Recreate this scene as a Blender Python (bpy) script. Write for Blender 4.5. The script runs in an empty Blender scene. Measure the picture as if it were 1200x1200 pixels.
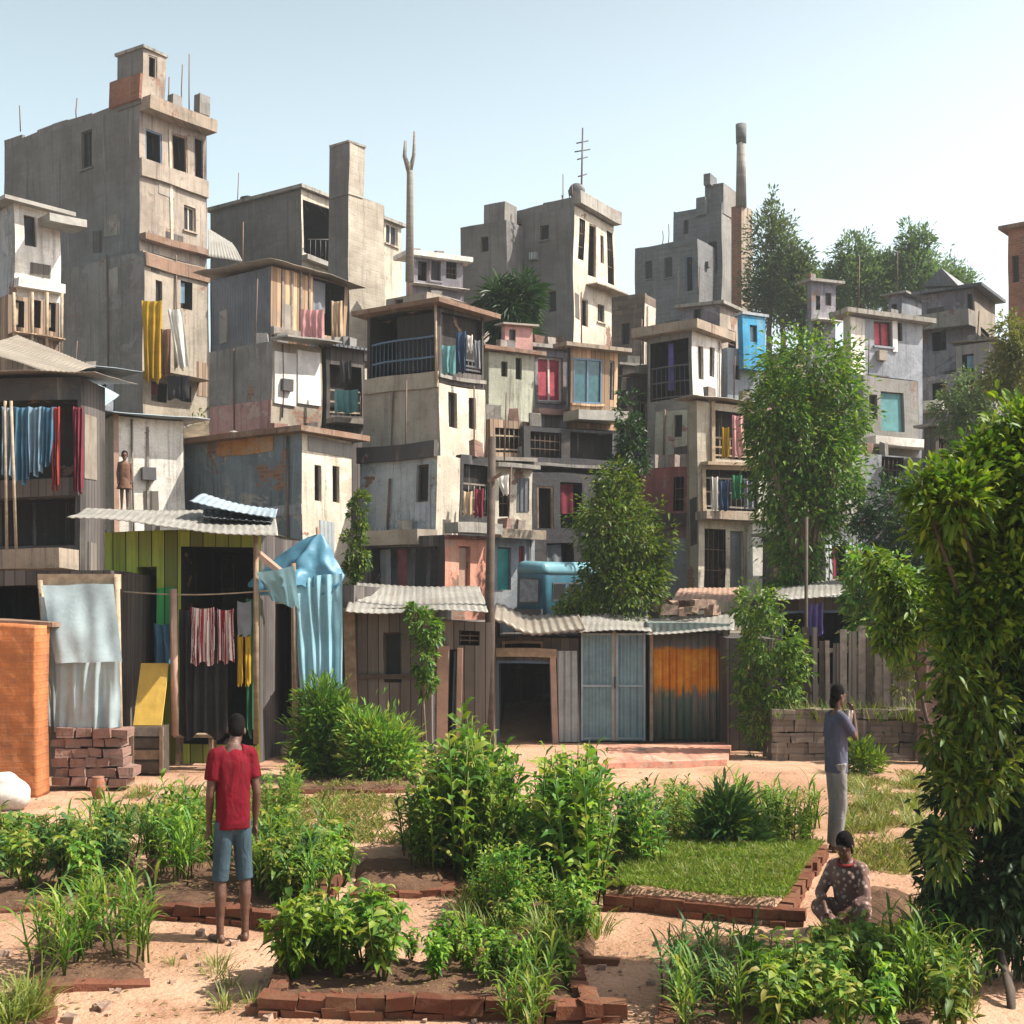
import bpy, bmesh, math, random
import numpy as np
from mathutils import Vector, Matrix, noise
R = random.Random(7)
NR = np.random.default_rng(7)
SC = bpy.context.scene
COL = SC.collection
F, CH, HY = 1500.0, 2.55, 700.0          # focal length and eye level measured on the photograph (1200 px), eye height in metres

# ------------------------------------------------------------------ placing things in the world
def P(px, py, D):                         # the point seen at (px, py) at distance D
    return Vector(((px - 600) / F * D, D, CH + (HY - py) / F * D))
def G(px, py, z=0.0):                     # the ground point seen at (px, py)
    D = F * (CH - z) / (py - HY)
    return Vector(((px - 600) / F * D, D, z))

def hill(x, y):
    ks = [(0, 0), (23.2, 0), (26, .8), (28, 1.3), (32, 1.9), (34, 2.8), (37, 4.6), (40, 6.6), (44, 9.0), (52, 11.5), (60, 14), (75, 15), (120, 12), (400, 0), (2000, 0)]
    z = 0
    for (a, za), (b, zb) in zip(ks, ks[1:]):
        if a <= y <= b:
            z = za + (zb - za) * (y - a) / (b - a); break
    k = 1.0
    return z * k
def ground_z(x, y):
    z = hill(x, y)
    if y < 26:
        z += .045 * noise.noise(Vector((x * .55, y * .55, 3))) + .018 * noise.noise(Vector((x * 2.3, y * 2.3, 9)))
        z += .008 * noise.noise(Vector((x * 7, y * 7, 1)))
    return z

# ------------------------------------------------------------------ mesh builder
WARP = set()
def warp(p):
    q = Vector(p)*.42
    return Vector((p[0] + .085*noise.noise(q), p[1] + .085*noise.noise(q+Vector((31,0,7))), p[2] + .07*noise.noise(q*1.2+Vector((3,47,0))) + .02*noise.noise(q*4)))
class MB:
    def __init__(s): s.v = []; s.f = []; s.m = []; s.sm = []
    def add(s, vs, fs, m=0, smooth=False):
        o = len(s.v); s.v += [tuple(v) for v in vs]
        for f in fs: s.f.append([i + o for i in f]); s.m.append(m); s.sm.append(smooth)
    def quad(s, pts, n=None, m=0):
        pts = [Vector(p) for p in pts]
        if n is not None and (pts[1] - pts[0]).cross(pts[2] - pts[1]).dot(n) < 0: pts = pts[::-1]
        s.add(pts, [list(range(len(pts)))], m)
    def obox(s, o, ax, ay, az, m=0, jit=0):      # box from a corner and three edge vectors
        o, ax, ay, az = map(Vector, (o, ax, ay, az))
        if ax.cross(ay).dot(az) < 0: ax, ay = ay, ax
        c = [o, o+ax, o+ax+ay, o+ay, o+az, o+ax+az, o+ax+ay+az, o+ay+az]
        if jit: c = [p + Vector((R.uniform(-jit, jit), R.uniform(-jit, jit), R.uniform(-jit, jit))) for p in c]
        s.add(c, [(3,2,1,0),(4,5,6,7),(0,1,5,4),(1,2,6,5),(2,3,7,6),(3,0,4,7)], m)
    def cbox(s, c, sx, sy, sz, rz=0, m=0, jit=0):
        ca, sa = math.cos(rz), math.sin(rz)
        ax = Vector((ca*sx, sa*sx, 0)); ay = Vector((-sa*sy, ca*sy, 0)); az = Vector((0,0,sz))
        s.obox(Vector(c) - ax/2 - ay/2 - az/2, ax, ay, az, m, jit)
    def tube(s, pts, rs, n=8, m=0, cap=True, smooth=True):
        pts = [Vector(p) for p in pts]
        if not hasattr(rs, '__len__'): rs = [rs]*len(pts)
        vs = []; fs = []
        up = Vector((.13,.21,.97))
        for i, p in enumerate(pts):
            d = (pts[min(i+1, len(pts)-1)] - pts[max(i-1, 0)])
            d = d.normalized() if d.length > 1e-9 else Vector((0,0,1))
            u = d.cross(up if abs(d.dot(up)) < .95 else Vector((1,0,0))).normalized(); w = d.cross(u)
            for k in range(n):
                t = 2*math.pi*k/n
                vs.append(p + (u*math.cos(t) + w*math.sin(t))*rs[i])
        for i in range(len(pts)-1):
            for k in range(n):
                fs.append((i*n+k, i*n+(k+1)%n, (i+1)*n+(k+1)%n, (i+1)*n+k))
        s.add(vs, fs, m, smooth)
        if cap:
            o = len(s.v) - len(vs)
            s.f.append([o+k for k in range(n)][::-1]); s.m.append(m); s.sm.append(False)
            s.f.append([o+(len(pts)-1)*n+k for k in range(n)]); s.m.append(m); s.sm.append(False)
    def ell(s, c, rx, ry, rz, rot=None, nu=14, nv=9, m=0):
        c = Vector(c); M = rot if rot is not None else Matrix.Identity(3)
        vs = [c + M @ Vector((0,0,-rz))]
        for j in range(1, nv):
            t = math.pi*j/nv - math.pi/2
            for i in range(nu):
                a = 2*math.pi*i/nu
                vs.append(c + M @ Vector((rx*math.cos(t)*math.cos(a), ry*math.cos(t)*math.sin(a), rz*math.sin(t))))
        vs.append(c + M @ Vector((0,0,rz)))
        fs = []
        for i in range(nu): fs.append((0, 1+(i+1)%nu, 1+i))
        for j in range(nv-2):
            for i in range(nu):
                a = 1+j*nu
                fs.append((a+i, a+(i+1)%nu, a+nu+(i+1)%nu, a+nu+i))
        a = 1+(nv-2)*nu
        for i in range(nu): fs.append((a+i, a+(i+1)%nu, len(vs)-1))
        s.add(vs, fs, m, True)
    def grid(s, fn, nu, nv, m=0, thick=0, smooth=True):   # fn(u,v) -> point
        vs = [fn(i/nu, j/nv) for j in range(nv+1) for i in range(nu+1)]
        fs = [(j*(nu+1)+i, j*(nu+1)+i+1, (j+1)*(nu+1)+i+1, (j+1)*(nu+1)+i) for j in range(nv) for i in range(nu)]
        if thick:
            vs = [Vector(v) for v in vs]
            n = (vs[nu]-vs[0]).cross(vs[-1]-vs[0]).normalized()*thick
            k = len(vs); w = [v - n for v in vs]
            g = [tuple(i+k for i in f[::-1]) for f in fs]
            rim = [j*(nu+1) for j in range(nv+1)]; rim = [i for i in range(nu+1)] + [j*(nu+1)+nu for j in range(1,nv+1)] + [nv*(nu+1)+i for i in range(nu-1,-1,-1)] + [j*(nu+1) for j in range(nv-1,0,-1)]
            e = [(rim[(q+1)%len(rim)], rim[q], rim[q]+k, rim[(q+1)%len(rim)]+k) for q in range(len(rim))]
            vs = vs + w; fs = fs + g + e
        s.add(vs, fs, m, smooth)
    def mesh(s, name, mats, off=Vector((0,0,0))):
        me = bpy.data.meshes.new(name)
        me.from_pydata([(v[0]-off[0], v[1]-off[1], v[2]-off[2]) for v in s.v], [], s.f)
        for mt in (mats if isinstance(mats, (list, tuple)) else [mats]): me.materials.append(M[mt] if isinstance(mt, str) else mt)
        me.polygons.foreach_set('material_index', s.m); me.polygons.foreach_set('use_smooth', s.sm)
        boxuv(me)
        return me
    def build(s, name, mats, root=None):
        off = Vector(root.location) if root is not None else Vector((0,0,0))
        if root is None and s.v:
            a = np.array(s.v); off = Vector(((a[:,0].min()+a[:,0].max())/2, (a[:,1].min()+a[:,1].max())/2, a[:,2].min()))
        if root is not None and root.name in WARP: s.v = [tuple(warp(p)) for p in s.v]
        o = bpy.data.objects.new(name, s.mesh(name, mats, off)); COL.objects.link(o)
        if root is not None: o.parent = root
        else: o.location = off
        return o
    def sub(s, name, mats, part):             # a sub-part: child of a part whose thing is the part's parent
        root = part.parent
        if root.name in WARP: s.v = [tuple(warp(p)) for p in s.v]
        o = bpy.data.objects.new(name, s.mesh(name, mats, Vector(root.location))); COL.objects.link(o); o.parent = part
        return o

def boxuv(me):                                 # metric UVs by face direction
    n = len(me.loops)
    if n == 0: return
    uv = me.uv_layers.new(name='UVMap')
    co = np.empty(len(me.vertices)*3, np.float32); me.vertices.foreach_get('co', co); co = co.reshape(-1,3)
    vi = np.empty(n, np.int32); me.loops.foreach_get('vertex_index', vi)
    nm = np.empty(len(me.polygons)*3, np.float32); me.polygons.foreach_get('normal', nm); nm = nm.reshape(-1,3)
    ls = np.empty(len(me.polygons), np.int32); lt = np.empty(len(me.polygons), np.int32)
    me.polygons.foreach_get('loop_start', ls); me.polygons.foreach_get('loop_total', lt)
    pn = np.repeat(nm, lt, axis=0)
    c = co[vi]
    h = np.hypot(pn[:,0], pn[:,1]); flat = h < .35
    hx = np.where(flat, 1, -pn[:,1]/np.maximum(h,1e-6)); hy = np.where(flat, 0, pn[:,0]/np.maximum(h,1e-6))
    u = c[:,0]*hx + c[:,1]*hy
    v = np.where(flat, c[:,1], c[:,2])
    uv.data.foreach_set('uv', np.stack([u, v], 1).astype(np.float32).ravel())

def tag(o, label=None, cat=None, group=None, kind=None):
    if label: o['label'] = label
    if cat: o['category'] = cat
    if group: o['group'] = group
    if kind: o['kind'] = kind
    return o
def empty(name, loc, label, cat, group=None):
    o = bpy.data.objects.new(name, None); COL.objects.link(o); o.location = loc; o.empty_display_size = .2
    return tag(o, label, cat, group)
def copy_tree(o, parent=None):
    c = o.copy(); COL.objects.link(c); c.parent = parent
    for ch in o.children: copy_tree(ch, c)
    return c

# ------------------------------------------------------------------ materials
M = {}
class NT:
    def __init__(s, name):
        s.m = bpy.data.materials.new(name); s.m.use_nodes = True; s.t = s.m.node_tree; s.t.nodes.clear()
        s.out = s.n('ShaderNodeOutputMaterial'); M[name] = s.m
        s.uv = s.n('ShaderNodeTexCoord').outputs['UV']
        s.rnd = s.n('ShaderNodeObjectInfo').outputs['Random']
    def n(s, ty, **kw):
        nd = s.t.nodes.new(ty)
        for k, v in kw.items(): setattr(nd, k, v)
        return nd
    def l(s, a, b): s.t.links.new(a, b)
    def inp(s, sock, v):
        if hasattr(v, 'is_output') or isinstance(v, bpy.types.NodeSocket): s.l(v, sock)
        elif isinstance(v, (tuple, list)) and len(v) == 3 and sock.type == 'RGBA': sock.default_value = (*v, 1)
        else: sock.default_value = v
    def mapv(s, v, sc=(1,1,1), loc=(0,0,0)):
        m = s.n('ShaderNodeMapping'); s.l(v, m.inputs[0]); m.inputs['Scale'].default_value = sc; m.inputs['Location'].default_value = loc
        return m.outputs[0]
    def noise(s, v, scale, detail=4, rough=.6, dist=0):
        k = s.n('ShaderNodeTexNoise'); s.l(v, k.inputs['Vector']); k.inputs['Scale'].default_value = scale
        k.inputs['Detail'].default_value = detail; k.inputs['Roughness'].default_value = rough; k.inputs['Distortion'].default_value = dist
        return k.outputs['Fac']
    def ramp(s, f, a, b, va=0., vb=1.):
        r = s.n('ShaderNodeMapRange'); r.interpolation_type = 'SMOOTHSTEP'; s.l(f, r.inputs[0])
        for i, x in zip((1,2,3,4), (a,b,va,vb)): r.inputs[i].default_value = x
        return r.outputs[0]
    def mix(s, f, a, b, mode='MIX'):
        m = s.n('ShaderNodeMix', data_type='RGBA', blend_type=mode)
        s.inp(m.inputs[0], f); s.inp(m.inputs[6], a); s.inp(m.inputs[7], b)
        return m.outputs[2]
    def math(s, op, a, b=0.):
        m = s.n('ShaderNodeMath', operation=op); s.inp(m.inputs[0], a); s.inp(m.inputs[1], b); return m.outputs[0]
    def sep(s, v):
        m = s.n('ShaderNodeSeparateXYZ'); s.l(v, m.inputs[0]); return m.outputs
    def shift(s):                               # uv shifted per object so that repeats differ
        c = s.n('ShaderNodeCombineXYZ'); s.l(s.math('MULTIPLY', s.rnd, 37.), c.inputs[0]); s.l(s.math('MULTIPLY', s.rnd, 19.), c.inputs[1])
        a = s.n('ShaderNodeVectorMath', operation='ADD'); s.l(s.uv, a.inputs[0]); s.l(c.outputs[0], a.inputs[1]); return a.outputs[0]
    def bsdf(s, col, rough=.85, metal=0., spec=.3, bump=None, bs=.3, bd=.02):
        b = s.n('ShaderNodeBsdfPrincipled'); s.inp(b.inputs['Base Color'], col); s.inp(b.inputs['Roughness'], rough); s.inp(b.inputs['Metallic'], metal)
        b.inputs['Specular IOR Level'].default_value = spec
        if bump is not None:
            k = s.n('ShaderNodeBump'); k.inputs['Strength'].default_value = bs; k.inputs['Distance'].default_value = bd
            s.l(bump, k.inputs['Height']); s.l(k.outputs[0], b.inputs['Normal'])
        s.l(b.outputs[0], s.out.inputs[0]); return b

def mul(c, k): return tuple(min(1, x*k) for x in c)
def weather(t, col, v, dirt=(.10,.085,.07), amt=.55, patch=None, bare=True):
    # broad tone changes, run-off streaks, sharp-edged patches of lost paint, bare bricks showing through, fine speckle
    sock = isinstance(col, bpy.types.NodeSocket)
    big = t.noise(v, .55, 8, .7)
    c = t.mix(t.ramp(big, .35, .65), col, (.66,.64,.62), 'MULTIPLY') if sock else t.mix(t.ramp(big, .35, .65), mul(col, .68), mul(col, 1.14))
    if patch: c = t.mix(t.ramp(t.noise(v, .9, 9, .72, .8), .545, .565, 0, .85), c, patch)
    st = t.noise(t.mapv(v, (3.4, .16, 1)), 1.5, 8, .72)
    c = t.mix(t.ramp(st, .5, .68, 0, amt), c, dirt)
    st2 = t.noise(t.mapv(v, (9, .3, 1), (3,7,0)), 1.2, 6, .7)
    c = t.mix(t.ramp(st2, .54, .72, 0, amt*.75), c, mul(dirt, .7))
    c = t.mix(t.ramp(t.noise(t.mapv(v, (5, .2, 1), (9,2,0)), 1.1, 6, .7), .58, .72, 0, .35), c, (.55,.53,.48))
    sp = t.noise(v, 3.1, 9, .78)
    c = t.mix(t.ramp(sp, .56, .66, 0, amt*.9), c, mul(dirt, 1.5))
    if bare:
        b = t.n('ShaderNodeTexBrick'); t.l(v, b.inputs['Vector']); b.inputs['Scale'].default_value = 1; b.inputs['Brick Width'].default_value = .26; b.inputs['Row Height'].default_value = .09; b.inputs['Mortar Size'].default_value = .014
        b.inputs['Color1'].default_value = (.20,.095,.06,1); b.inputs['Color2'].default_value = (.29,.15,.095,1); b.inputs['Mortar'].default_value = (.20,.18,.155,1)
        c = t.mix(t.ramp(t.noise(t.mapv(v, (1,.8,1), (5,3,0)), .75, 9, .68, .5), .615, .628), c, b.outputs['Color'])
    fine = t.noise(v, 28, 3, .6)
    c = t.mix(t.ramp(fine, .3, .8, 0, .25), c, mul(dirt, 1.2))
    return c, fine
def plaster(name, col, amt=.5, patch=None, dirt=(.075,.062,.052)):
    t = NT(name); v = t.shift(); c, fine = weather(t, col, v, dirt, min(.9, amt*1.4), patch)
    t.bsdf(c, .9, bump=t.noise(v, 9, 6, .7), bs=.5, bd=.03)
def masonry(name, col, mortar, bw, bh, amt=.45, var=.35, bump=.5, dirt=(.08,.07,.06)):
    t = NT(name); v = t.shift()
    wv = t.noise(v, 1.3, 3)
    b = t.n('ShaderNodeTexBrick'); t.l(v, b.inputs['Vector']); b.inputs['Scale'].default_value = 1
    b.inputs['Brick Width'].default_value = bw; b.inputs['Row Height'].default_value = bh; b.inputs['Mortar Size'].default_value = .012 if bh < .12 else .016
    b.inputs['Color1'].default_value = (*mul(col, 1-var), 1); b.inputs['Color2'].default_value = (*mul(col, 1+var*.6), 1); b.inputs['Mortar'].default_value = (*mortar, 1)
    b.inputs['Bias'].default_value = 0; b.inputs['Mortar Smooth'].default_value = .3
    soft = t.mix(t.ramp(wv, .35, .65, .25, .85), col, b.outputs['Color'])
    c, fine = weather(t, soft, v, dirt, amt, bare=False)
    h = t.math('ADD', t.math('MULTIPLY', b.outputs['Fac'], -.8), t.noise(v, 14, 5))
    t.bsdf(c, .92, bump=h, bs=bump, bd=.02)
def planks(name, col, w=.16, amt=.5, horiz=False, var=.5):
    t = NT(name); v = t.shift(); x, y, z = t.sep(v)
    a = y if horiz else x
    k = t.math('DIVIDE', a, w); fl = t.math('FLOOR', k); fr = t.math('FRACT', k)
    wn = t.n('ShaderNodeTexWhiteNoise', noise_dimensions='1D'); t.l(fl, wn.inputs['W'])
    c = t.mix(wn.outputs['Value'], mul(col, 1-var), mul(col, 1+var))
    g = t.noise(t.mapv(v, (.35, 9, 1) if horiz else (9, .35, 1)), 2.2, 5, .65)
    c = t.mix(t.ramp(g, .4, .75, 0, .6), c, mul(col, .35))
    c = t.mix(t.ramp(t.noise(v, .8, 5), .45, .7, 0, amt), c, (.16,.145,.125))
    gap = t.math('LESS_THAN', fr, .07)
    c = t.mix(gap, c, (.012,.01,.008))
    h = t.math('SUBTRACT', t.math('MULTIPLY', g, .3), gap)
    t.bsdf(c, .85, bump=h, bs=.7, bd=.02)
def metal(name, col, rust=.45, pitch=None, rough=.5, met=.25, rcol=(.17,.075,.035), wave=False):
    t = NT(name); v = t.shift()
    n1 = t.noise(v, .9, 6, .7); st = t.noise(t.mapv(v, (3, .3, 1)), 1.4, 5, .7)
    c = t.mix(t.ramp(n1, .35, .7), mul(col, .7), mul(col, 1.15))
    c = t.mix(t.ramp(st, .5, .75, 0, rust), c, rcol)
    c = t.mix(t.ramp(t.noise(v, 4, 6, .8), .58, .72, 0, rust), c, mul(rcol, .6))
    h = t.noise(v, 6, 4)
    if wave:
        x = t.sep(v)[0]
        h = t.math('ADD', t.math('MULTIPLY', t.math('SINE', t.math('MULTIPLY', x, 2*math.pi/.12)), 1.), t.math('MULTIPLY', h, .25))
    t.bsdf(c, rough, met, .4, bump=h, bs=.8 if wave else .35, bd=.02)
def cloth_mat(name, col, col2=None, pitch=.09, rough=.9, horiz=False, sheen=False, trans=.25, worn=False):
    t = NT(name); v = t.n('ShaderNodeTexCoord').outputs['Object'] if worn else t.uv
    c = t.mix(t.ramp(t.noise(v, 2.2, 5), .3, .75), mul(col, .78), mul(col, 1.12))
    if col2:
        x = t.sep(v)[1 if horiz else 0]
        f = t.ramp(t.math('FRACT', t.math('DIVIDE', x, pitch)), .48, .54)
        c = t.mix(f, c, col2)
    c = t.mix(t.ramp(t.noise(t.mapv(v, (3,1,1)), 4, 5, .7), .55, .8, 0, .35), c, (.12,.10,.085))
    if worn: c = t.mix(t.ramp(t.noise(v, 6, 6, .7), .5, .75, 0, .4), c, mul(col, 1.9))
    b = t.bsdf(c, .45 if sheen else rough, 0, .4 if sheen else .15, bump=t.noise(t.mapv(v, (1,1,.6)), 6.5, 3, .45, .8) if worn else t.noise(v, 9, 5), bs=.8 if worn else .35, bd=.05 if worn else .02)
    tr = t.n('ShaderNodeBsdfTranslucent'); t.l(c, tr.inputs[0]); mx = t.n('ShaderNodeMixShader'); mx.inputs[0].default_value = trans
    t.l(b.outputs[0], mx.inputs[1]); t.l(tr.outputs[0], mx.inputs[2]); t.l(mx.outputs[0], t.out.inputs[0])
def leaf_mat(name, cols, trans=.35, rough=.5):
    t = NT(name)
    g = t.n('ShaderNodeNewGeometry').outputs['Random Per Island']
    cr = t.n('ShaderNodeValToRGB'); t.l(g, cr.inputs[0]); e = cr.color_ramp.elements
    e[0].color = (*cols[0], 1); e[1].color = (*cols[-1], 1)
    for i, c in enumerate(cols[1:-1]): x = e.new((i+1)/(len(cols)-1)); x.color = (*c, 1)
    hs = t.n('ShaderNodeHueSaturation'); t.l(cr.outputs[0], hs.inputs['Color']); t.l(t.ramp(t.rnd, 0, 1, .85, 1.2), hs.inputs['Value'])
    t.l(t.ramp(t.rnd, 0, 1, .485, .512), hs.inputs['Hue'])
    c = hs.outputs[0]
    b = t.bsdf(c, rough, 0, .35)
    tr = t.n('ShaderNodeBsdfTranslucent'); t.l(t.mix(1., c, (1.0, 1.0, .45), 'MULTIPLY'), tr.inputs[0])
    mx = t.n('ShaderNodeMixShader'); mx.inputs[0].default_value = trans
    t.l(b.outputs[0], mx.inputs[1]); t.l(tr.outputs[0], mx.inputs[2]); t.l(mx.outputs[0], t.out.inputs[0])
def simple(name, col, rough=.8, metal_=0, spec=.3, nz=.3, sc=6, worn=False):
    t = NT(name); v = t.n('ShaderNodeTexCoord').outputs['Object'] if worn else t.uv
    n = t.noise(v, sc, 5, .65)
    t.bsdf(t.mix(t.ramp(n, .3, .75), mul(col, 1-nz), mul(col, 1+nz)), rough, metal_, spec, bump=t.noise(v, sc*3, 4), bs=.3, bd=.01)
def edge_brick_todo():
    t = NT('edge_brick'); v = t.uv
    g = t.n('ShaderNodeNewGeometry').outputs['Random Per Island']
    c = t.mix(g, (.10,.036,.022), (.19,.075,.045)); c = t.mix(t.ramp(t.noise(v, 9, 5, .7), .4, .7, 0, .6), c, (.09,.05,.035))
    c = t.mix(t.ramp(t.noise(v, 2.3, 5, .7), .45, .6, 0, .85), c, (.16,.085,.05))
    t.bsdf(c, .97, spec=.1, bump=t.noise(v, 25, 5, .7), bs=.8, bd=.02)
masonry('block_grey', (.205,.205,.20), (.195,.195,.19), .42, .21, .7, .10, .5, (.085,.088,.088))  # grey darkened so that shaded L faces carry painted shade
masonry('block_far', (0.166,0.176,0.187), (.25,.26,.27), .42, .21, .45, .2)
masonry('block_lit', (.46,.42,.35), (.47,.42,.35), .42, .21, .4, .18)  # lit copy of the block wall, sunlight put into its colour
masonry('brick_red', (.36,.15,.085), (.28,.23,.19), .23, .08, .4, .4)
edge_brick_todo()
masonry('brick_pink', (0.3,0.176,0.143), (.22,.17,.14), .3, .13, .5, .45)
masonry('stone_dark', (.20,.155,.125), (.10,.085,.075), .34, .17, .6, .5)
plaster('plaster_grey', (0.223,0.214,0.198), .5, (.26,.25,.24), (.085,.082,.078))
plaster('plaster_warm', (0.369,0.314,0.257), .5, (.33,.29,.25))
plaster('plaster_tan', (.36,.315,.25), .35, (.36,.31,.26))
plaster('plaster_cream', (.62,.565,.46), .45, (.5,.43,.34))  # cream lightened, sunlight on R faces put into the colour
plaster('plaster_white', (0.775,0.755,0.696), .35, (.62,.58,.5))
plaster('plaster_pale_green', (0.45,0.465,0.375), .5, (.48,.45,.37))
plaster('plaster_blue', (0.189,0.252,0.301), .45, (.33,.33,.32))
plaster('plaster_pale_blue', (0.36,0.403,0.446), .5, (.42,.44,.46))
plaster('plaster_orange', (0.442,0.212,0.072), .4, (.40,.27,.17))
plaster('plaster_salmon', (.66,.30,.21), .45, (.55,.36,.27))
plaster('plaster_pink', (0.464,0.264,0.24), .45, (.45,.33,.29))
plaster('plaster_red', (0.3,0.105,0.098), .5, (.30,.2,.18))
plaster('plaster_bluegrey', (0.286,0.313,0.354), .5, (.34,.36,.4))
plaster('plaster_purple', (0.216,0.204,0.24), .45, (.3,.29,.32))
plaster('plaster_bright_blue', (.05,.33,.58), .35, (.15,.36,.5))
plaster('plaster_dark', (.055,.057,.064), .5, (.085,.08,.075)); plaster('recess_shade', (.022,.021,.021), .3)  # near-black: shade of house gaps and interiors put into the colour
plaster('concrete', (0.302,0.288,0.259), .6, (.33,.31,.28))
plaster('concrete_warm', (0.346,0.288,0.223), .6, (.36,.27,.2))
plaster('concrete_rust', (0.252,0.154,0.105), .6, (.28,.2,.15))
planks('plank_grey', (0.143,0.124,0.109), .17)
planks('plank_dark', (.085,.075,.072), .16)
planks('plank_brown', (.28,.20,.14), .15)
planks('plank_olive', (.32,.40,.06), .2, .3)
planks('plank_green', (.05,.33,.10), .2, .15)
planks('plank_orange', (0.527,0.17,0.051), .5, .25, False, .18)
planks('plank_warm', (.42,.28,.17), .15)
metal('tin_light', (.32,.31,.28), .55, met=.15)
metal('tin_rusty', (0.293,0.26,0.215), .6, met=.15)
metal('tin_blue', (0.322,0.406,0.462), .4, met=.2)
metal('tin_dark', (.13,.14,.16), .4, met=.2, wave=True)
metal('tin_gate', (0.2,0.32,0.368), .3, met=.15, wave=True)
metal('tin_greygreen', (.23,.28,.26), .55, met=.15, wave=True)
metal('tin_grey', (.36,.40,.42), .4, met=.2, wave=True)
metal('iron', (.10,.10,.105), .4, rough=.6)
metal('iron_brown', (.15,.10,.075), .6, rough=.7)
metal('iron_blue', (.10,.16,.24), .3, rough=.5)
metal('paint_yellow', (0.558,0.36,0.072), .35, met=0)
metal('paint_white', (.75,.75,.72), .25, met=0)
metal('paint_teal', (0.05,0.38,0.36), .25, met=0)
metal('paint_red', (.45,.10,.13), .25, met=0)
metal('paint_pinkwood', (0.434,0.28,0.21), .3, met=0)
metal('van_blue', (.04,.14,.20), .25, met=.1, rough=.35)
metal('van_roof', (.16,.36,.43), .25, met=.1, rough=.45)
simple('wood', (.24,.17,.115)); simple('wood_pale', (0.345,0.27,0.188)); simple('wood_grey', (.22,.19,.165)); simple('wood_dark', (.075,.058,.045))
simple('bark', (.15,.11,.08), .9, sc=14); simple('bark_grey', (.24,.22,.19), .9, sc=12)
simple('pane', (.012,.013,.016), .45, 0, .25, .2); simple('pane_teal', (.03,.11,.13), .2, 0, .5); simple('pane_red', (.42,.07,.10), .6); simple('pane_grey', (.2,.24,.28), .25, 0, .5)
simple('curtain_dark', (.05,.04,.045), .9); simple('curtain_maroon', (.16,.05,.06), .9)
simple('plastic_blue', (.05,.16,.42), .4); simple('plastic_white', (.8,.8,.78), .6); simple('plastic_black', (.02,.02,.022), .45)
simple('rubble', (0.288,0.2,0.152), .95, nz=.45, sc=9); simple('sack', (.5,.48,.44), .8); simple('sack_brown', (.33,.25,.17), .9)
cloth_mat('tarp_white', (.42,.52,.55), sheen=True, trans=.2); cloth_mat('tarp_blue', (0.255,0.476,0.561), sheen=True, trans=.25); cloth_mat('tarp_deep', (.09,.26,.38), sheen=True, trans=.2)
cloth_mat('c_yellow', (0.54,0.338,0.03)); cloth_mat('c_white', (.8,.78,.72)); cloth_mat('frock_brown', (.16,.09,.06), worn=True, trans=.03); cloth_mat('c_brown', (.25,.14,.09)); cloth_mat('c_blue', (0.083,0.203,0.315)); cloth_mat('c_navy', (.05,.09,.17))
cloth_mat('c_lightblue', (0.21,0.33,0.435)); cloth_mat('c_red', (.38,.06,.05)); cloth_mat('c_stripe', (0.336,0.028,0.048), (.82,.76,.72), .1); cloth_mat('c_dark', (.055,.055,.06)); cloth_mat('c_grey', (.26,.28,.31))
cloth_mat('c_teal', (0.154,0.35,0.364)); cloth_mat('c_green', (0.042,0.196,0.098)); cloth_mat('c_pink', (.62,.33,.33)); cloth_mat('c_violet', (.16,.13,.38)); cloth_mat('c_maroon', (.22,.04,.06)); cloth_mat('c_tan', (.55,.42,.28))
cloth_mat('shirt_red', (.135,.005,.013), trans=.03, worn=True); cloth_mat('denim', (.05,.085,.11), trans=.02, worn=True); cloth_mat('top_indigo', (.085,.088,.135), trans=.03, worn=True); cloth_mat('trouser_grey', (.24,.23,.23), trans=.03, worn=True); cloth_mat('dress_dark', (.17,.115,.095), trans=.03, worn=True); cloth_mat('scarf_red', (.22,.03,.03), trans=.03); cloth_mat('cloth_pale', (.68,.60,.55), trans=.03, worn=True)
simple('skin', (.105,.052,.034), .5, 0, .4, .2, 20, True); simple('hair', (.008,.007,.007), .95, 0, .08, .3, 40, True)
leaf_mat('leaf_tree', [(.030,.085,.012),(.065,.15,.018),(.12,.21,.022),(.19,.25,.03)], .4)
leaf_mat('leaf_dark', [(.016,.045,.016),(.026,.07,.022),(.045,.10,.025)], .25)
leaf_mat('leaf_far', [(.075,.13,.065),(.11,.18,.075),(.16,.23,.085)], .4)  # paler greens put distance haze into the leaf colour
leaf_mat('leaf_lime', [(.035,.10,.012),(.08,.19,.016),(.15,.28,.02),(.24,.34,.03)], .4)
leaf_mat('leaf_crop', [(.045,.12,.018),(.09,.21,.028),(.16,.29,.035),(.24,.34,.05),(.36,.33,.09)], .45)
leaf_mat('leaf_blue', [(.035,.11,.035),(.06,.16,.045),(.10,.22,.055),(.2,.26,.06)], .35)
leaf_mat('lawn', [(.11,.19,.025),(.17,.25,.035),(.24,.29,.06)], .4)
masonry('brick_orange', (.60,.21,.07), (.50,.20,.085), .24, .085, .35, .25)
leaf_mat('leaf_yellow', [(.10,.15,.025),(.16,.21,.035),(.22,.25,.05),(.28,.27,.09)], .4)
leaf_mat('leaf_dry', [(.20,.14,.06),(.30,.22,.10),(.16,.17,.05)], .3)
leaf_mat('grass', [(.11,.16,.03),(.19,.24,.05),(.28,.28,.085),(.38,.32,.15)], .35)

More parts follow.
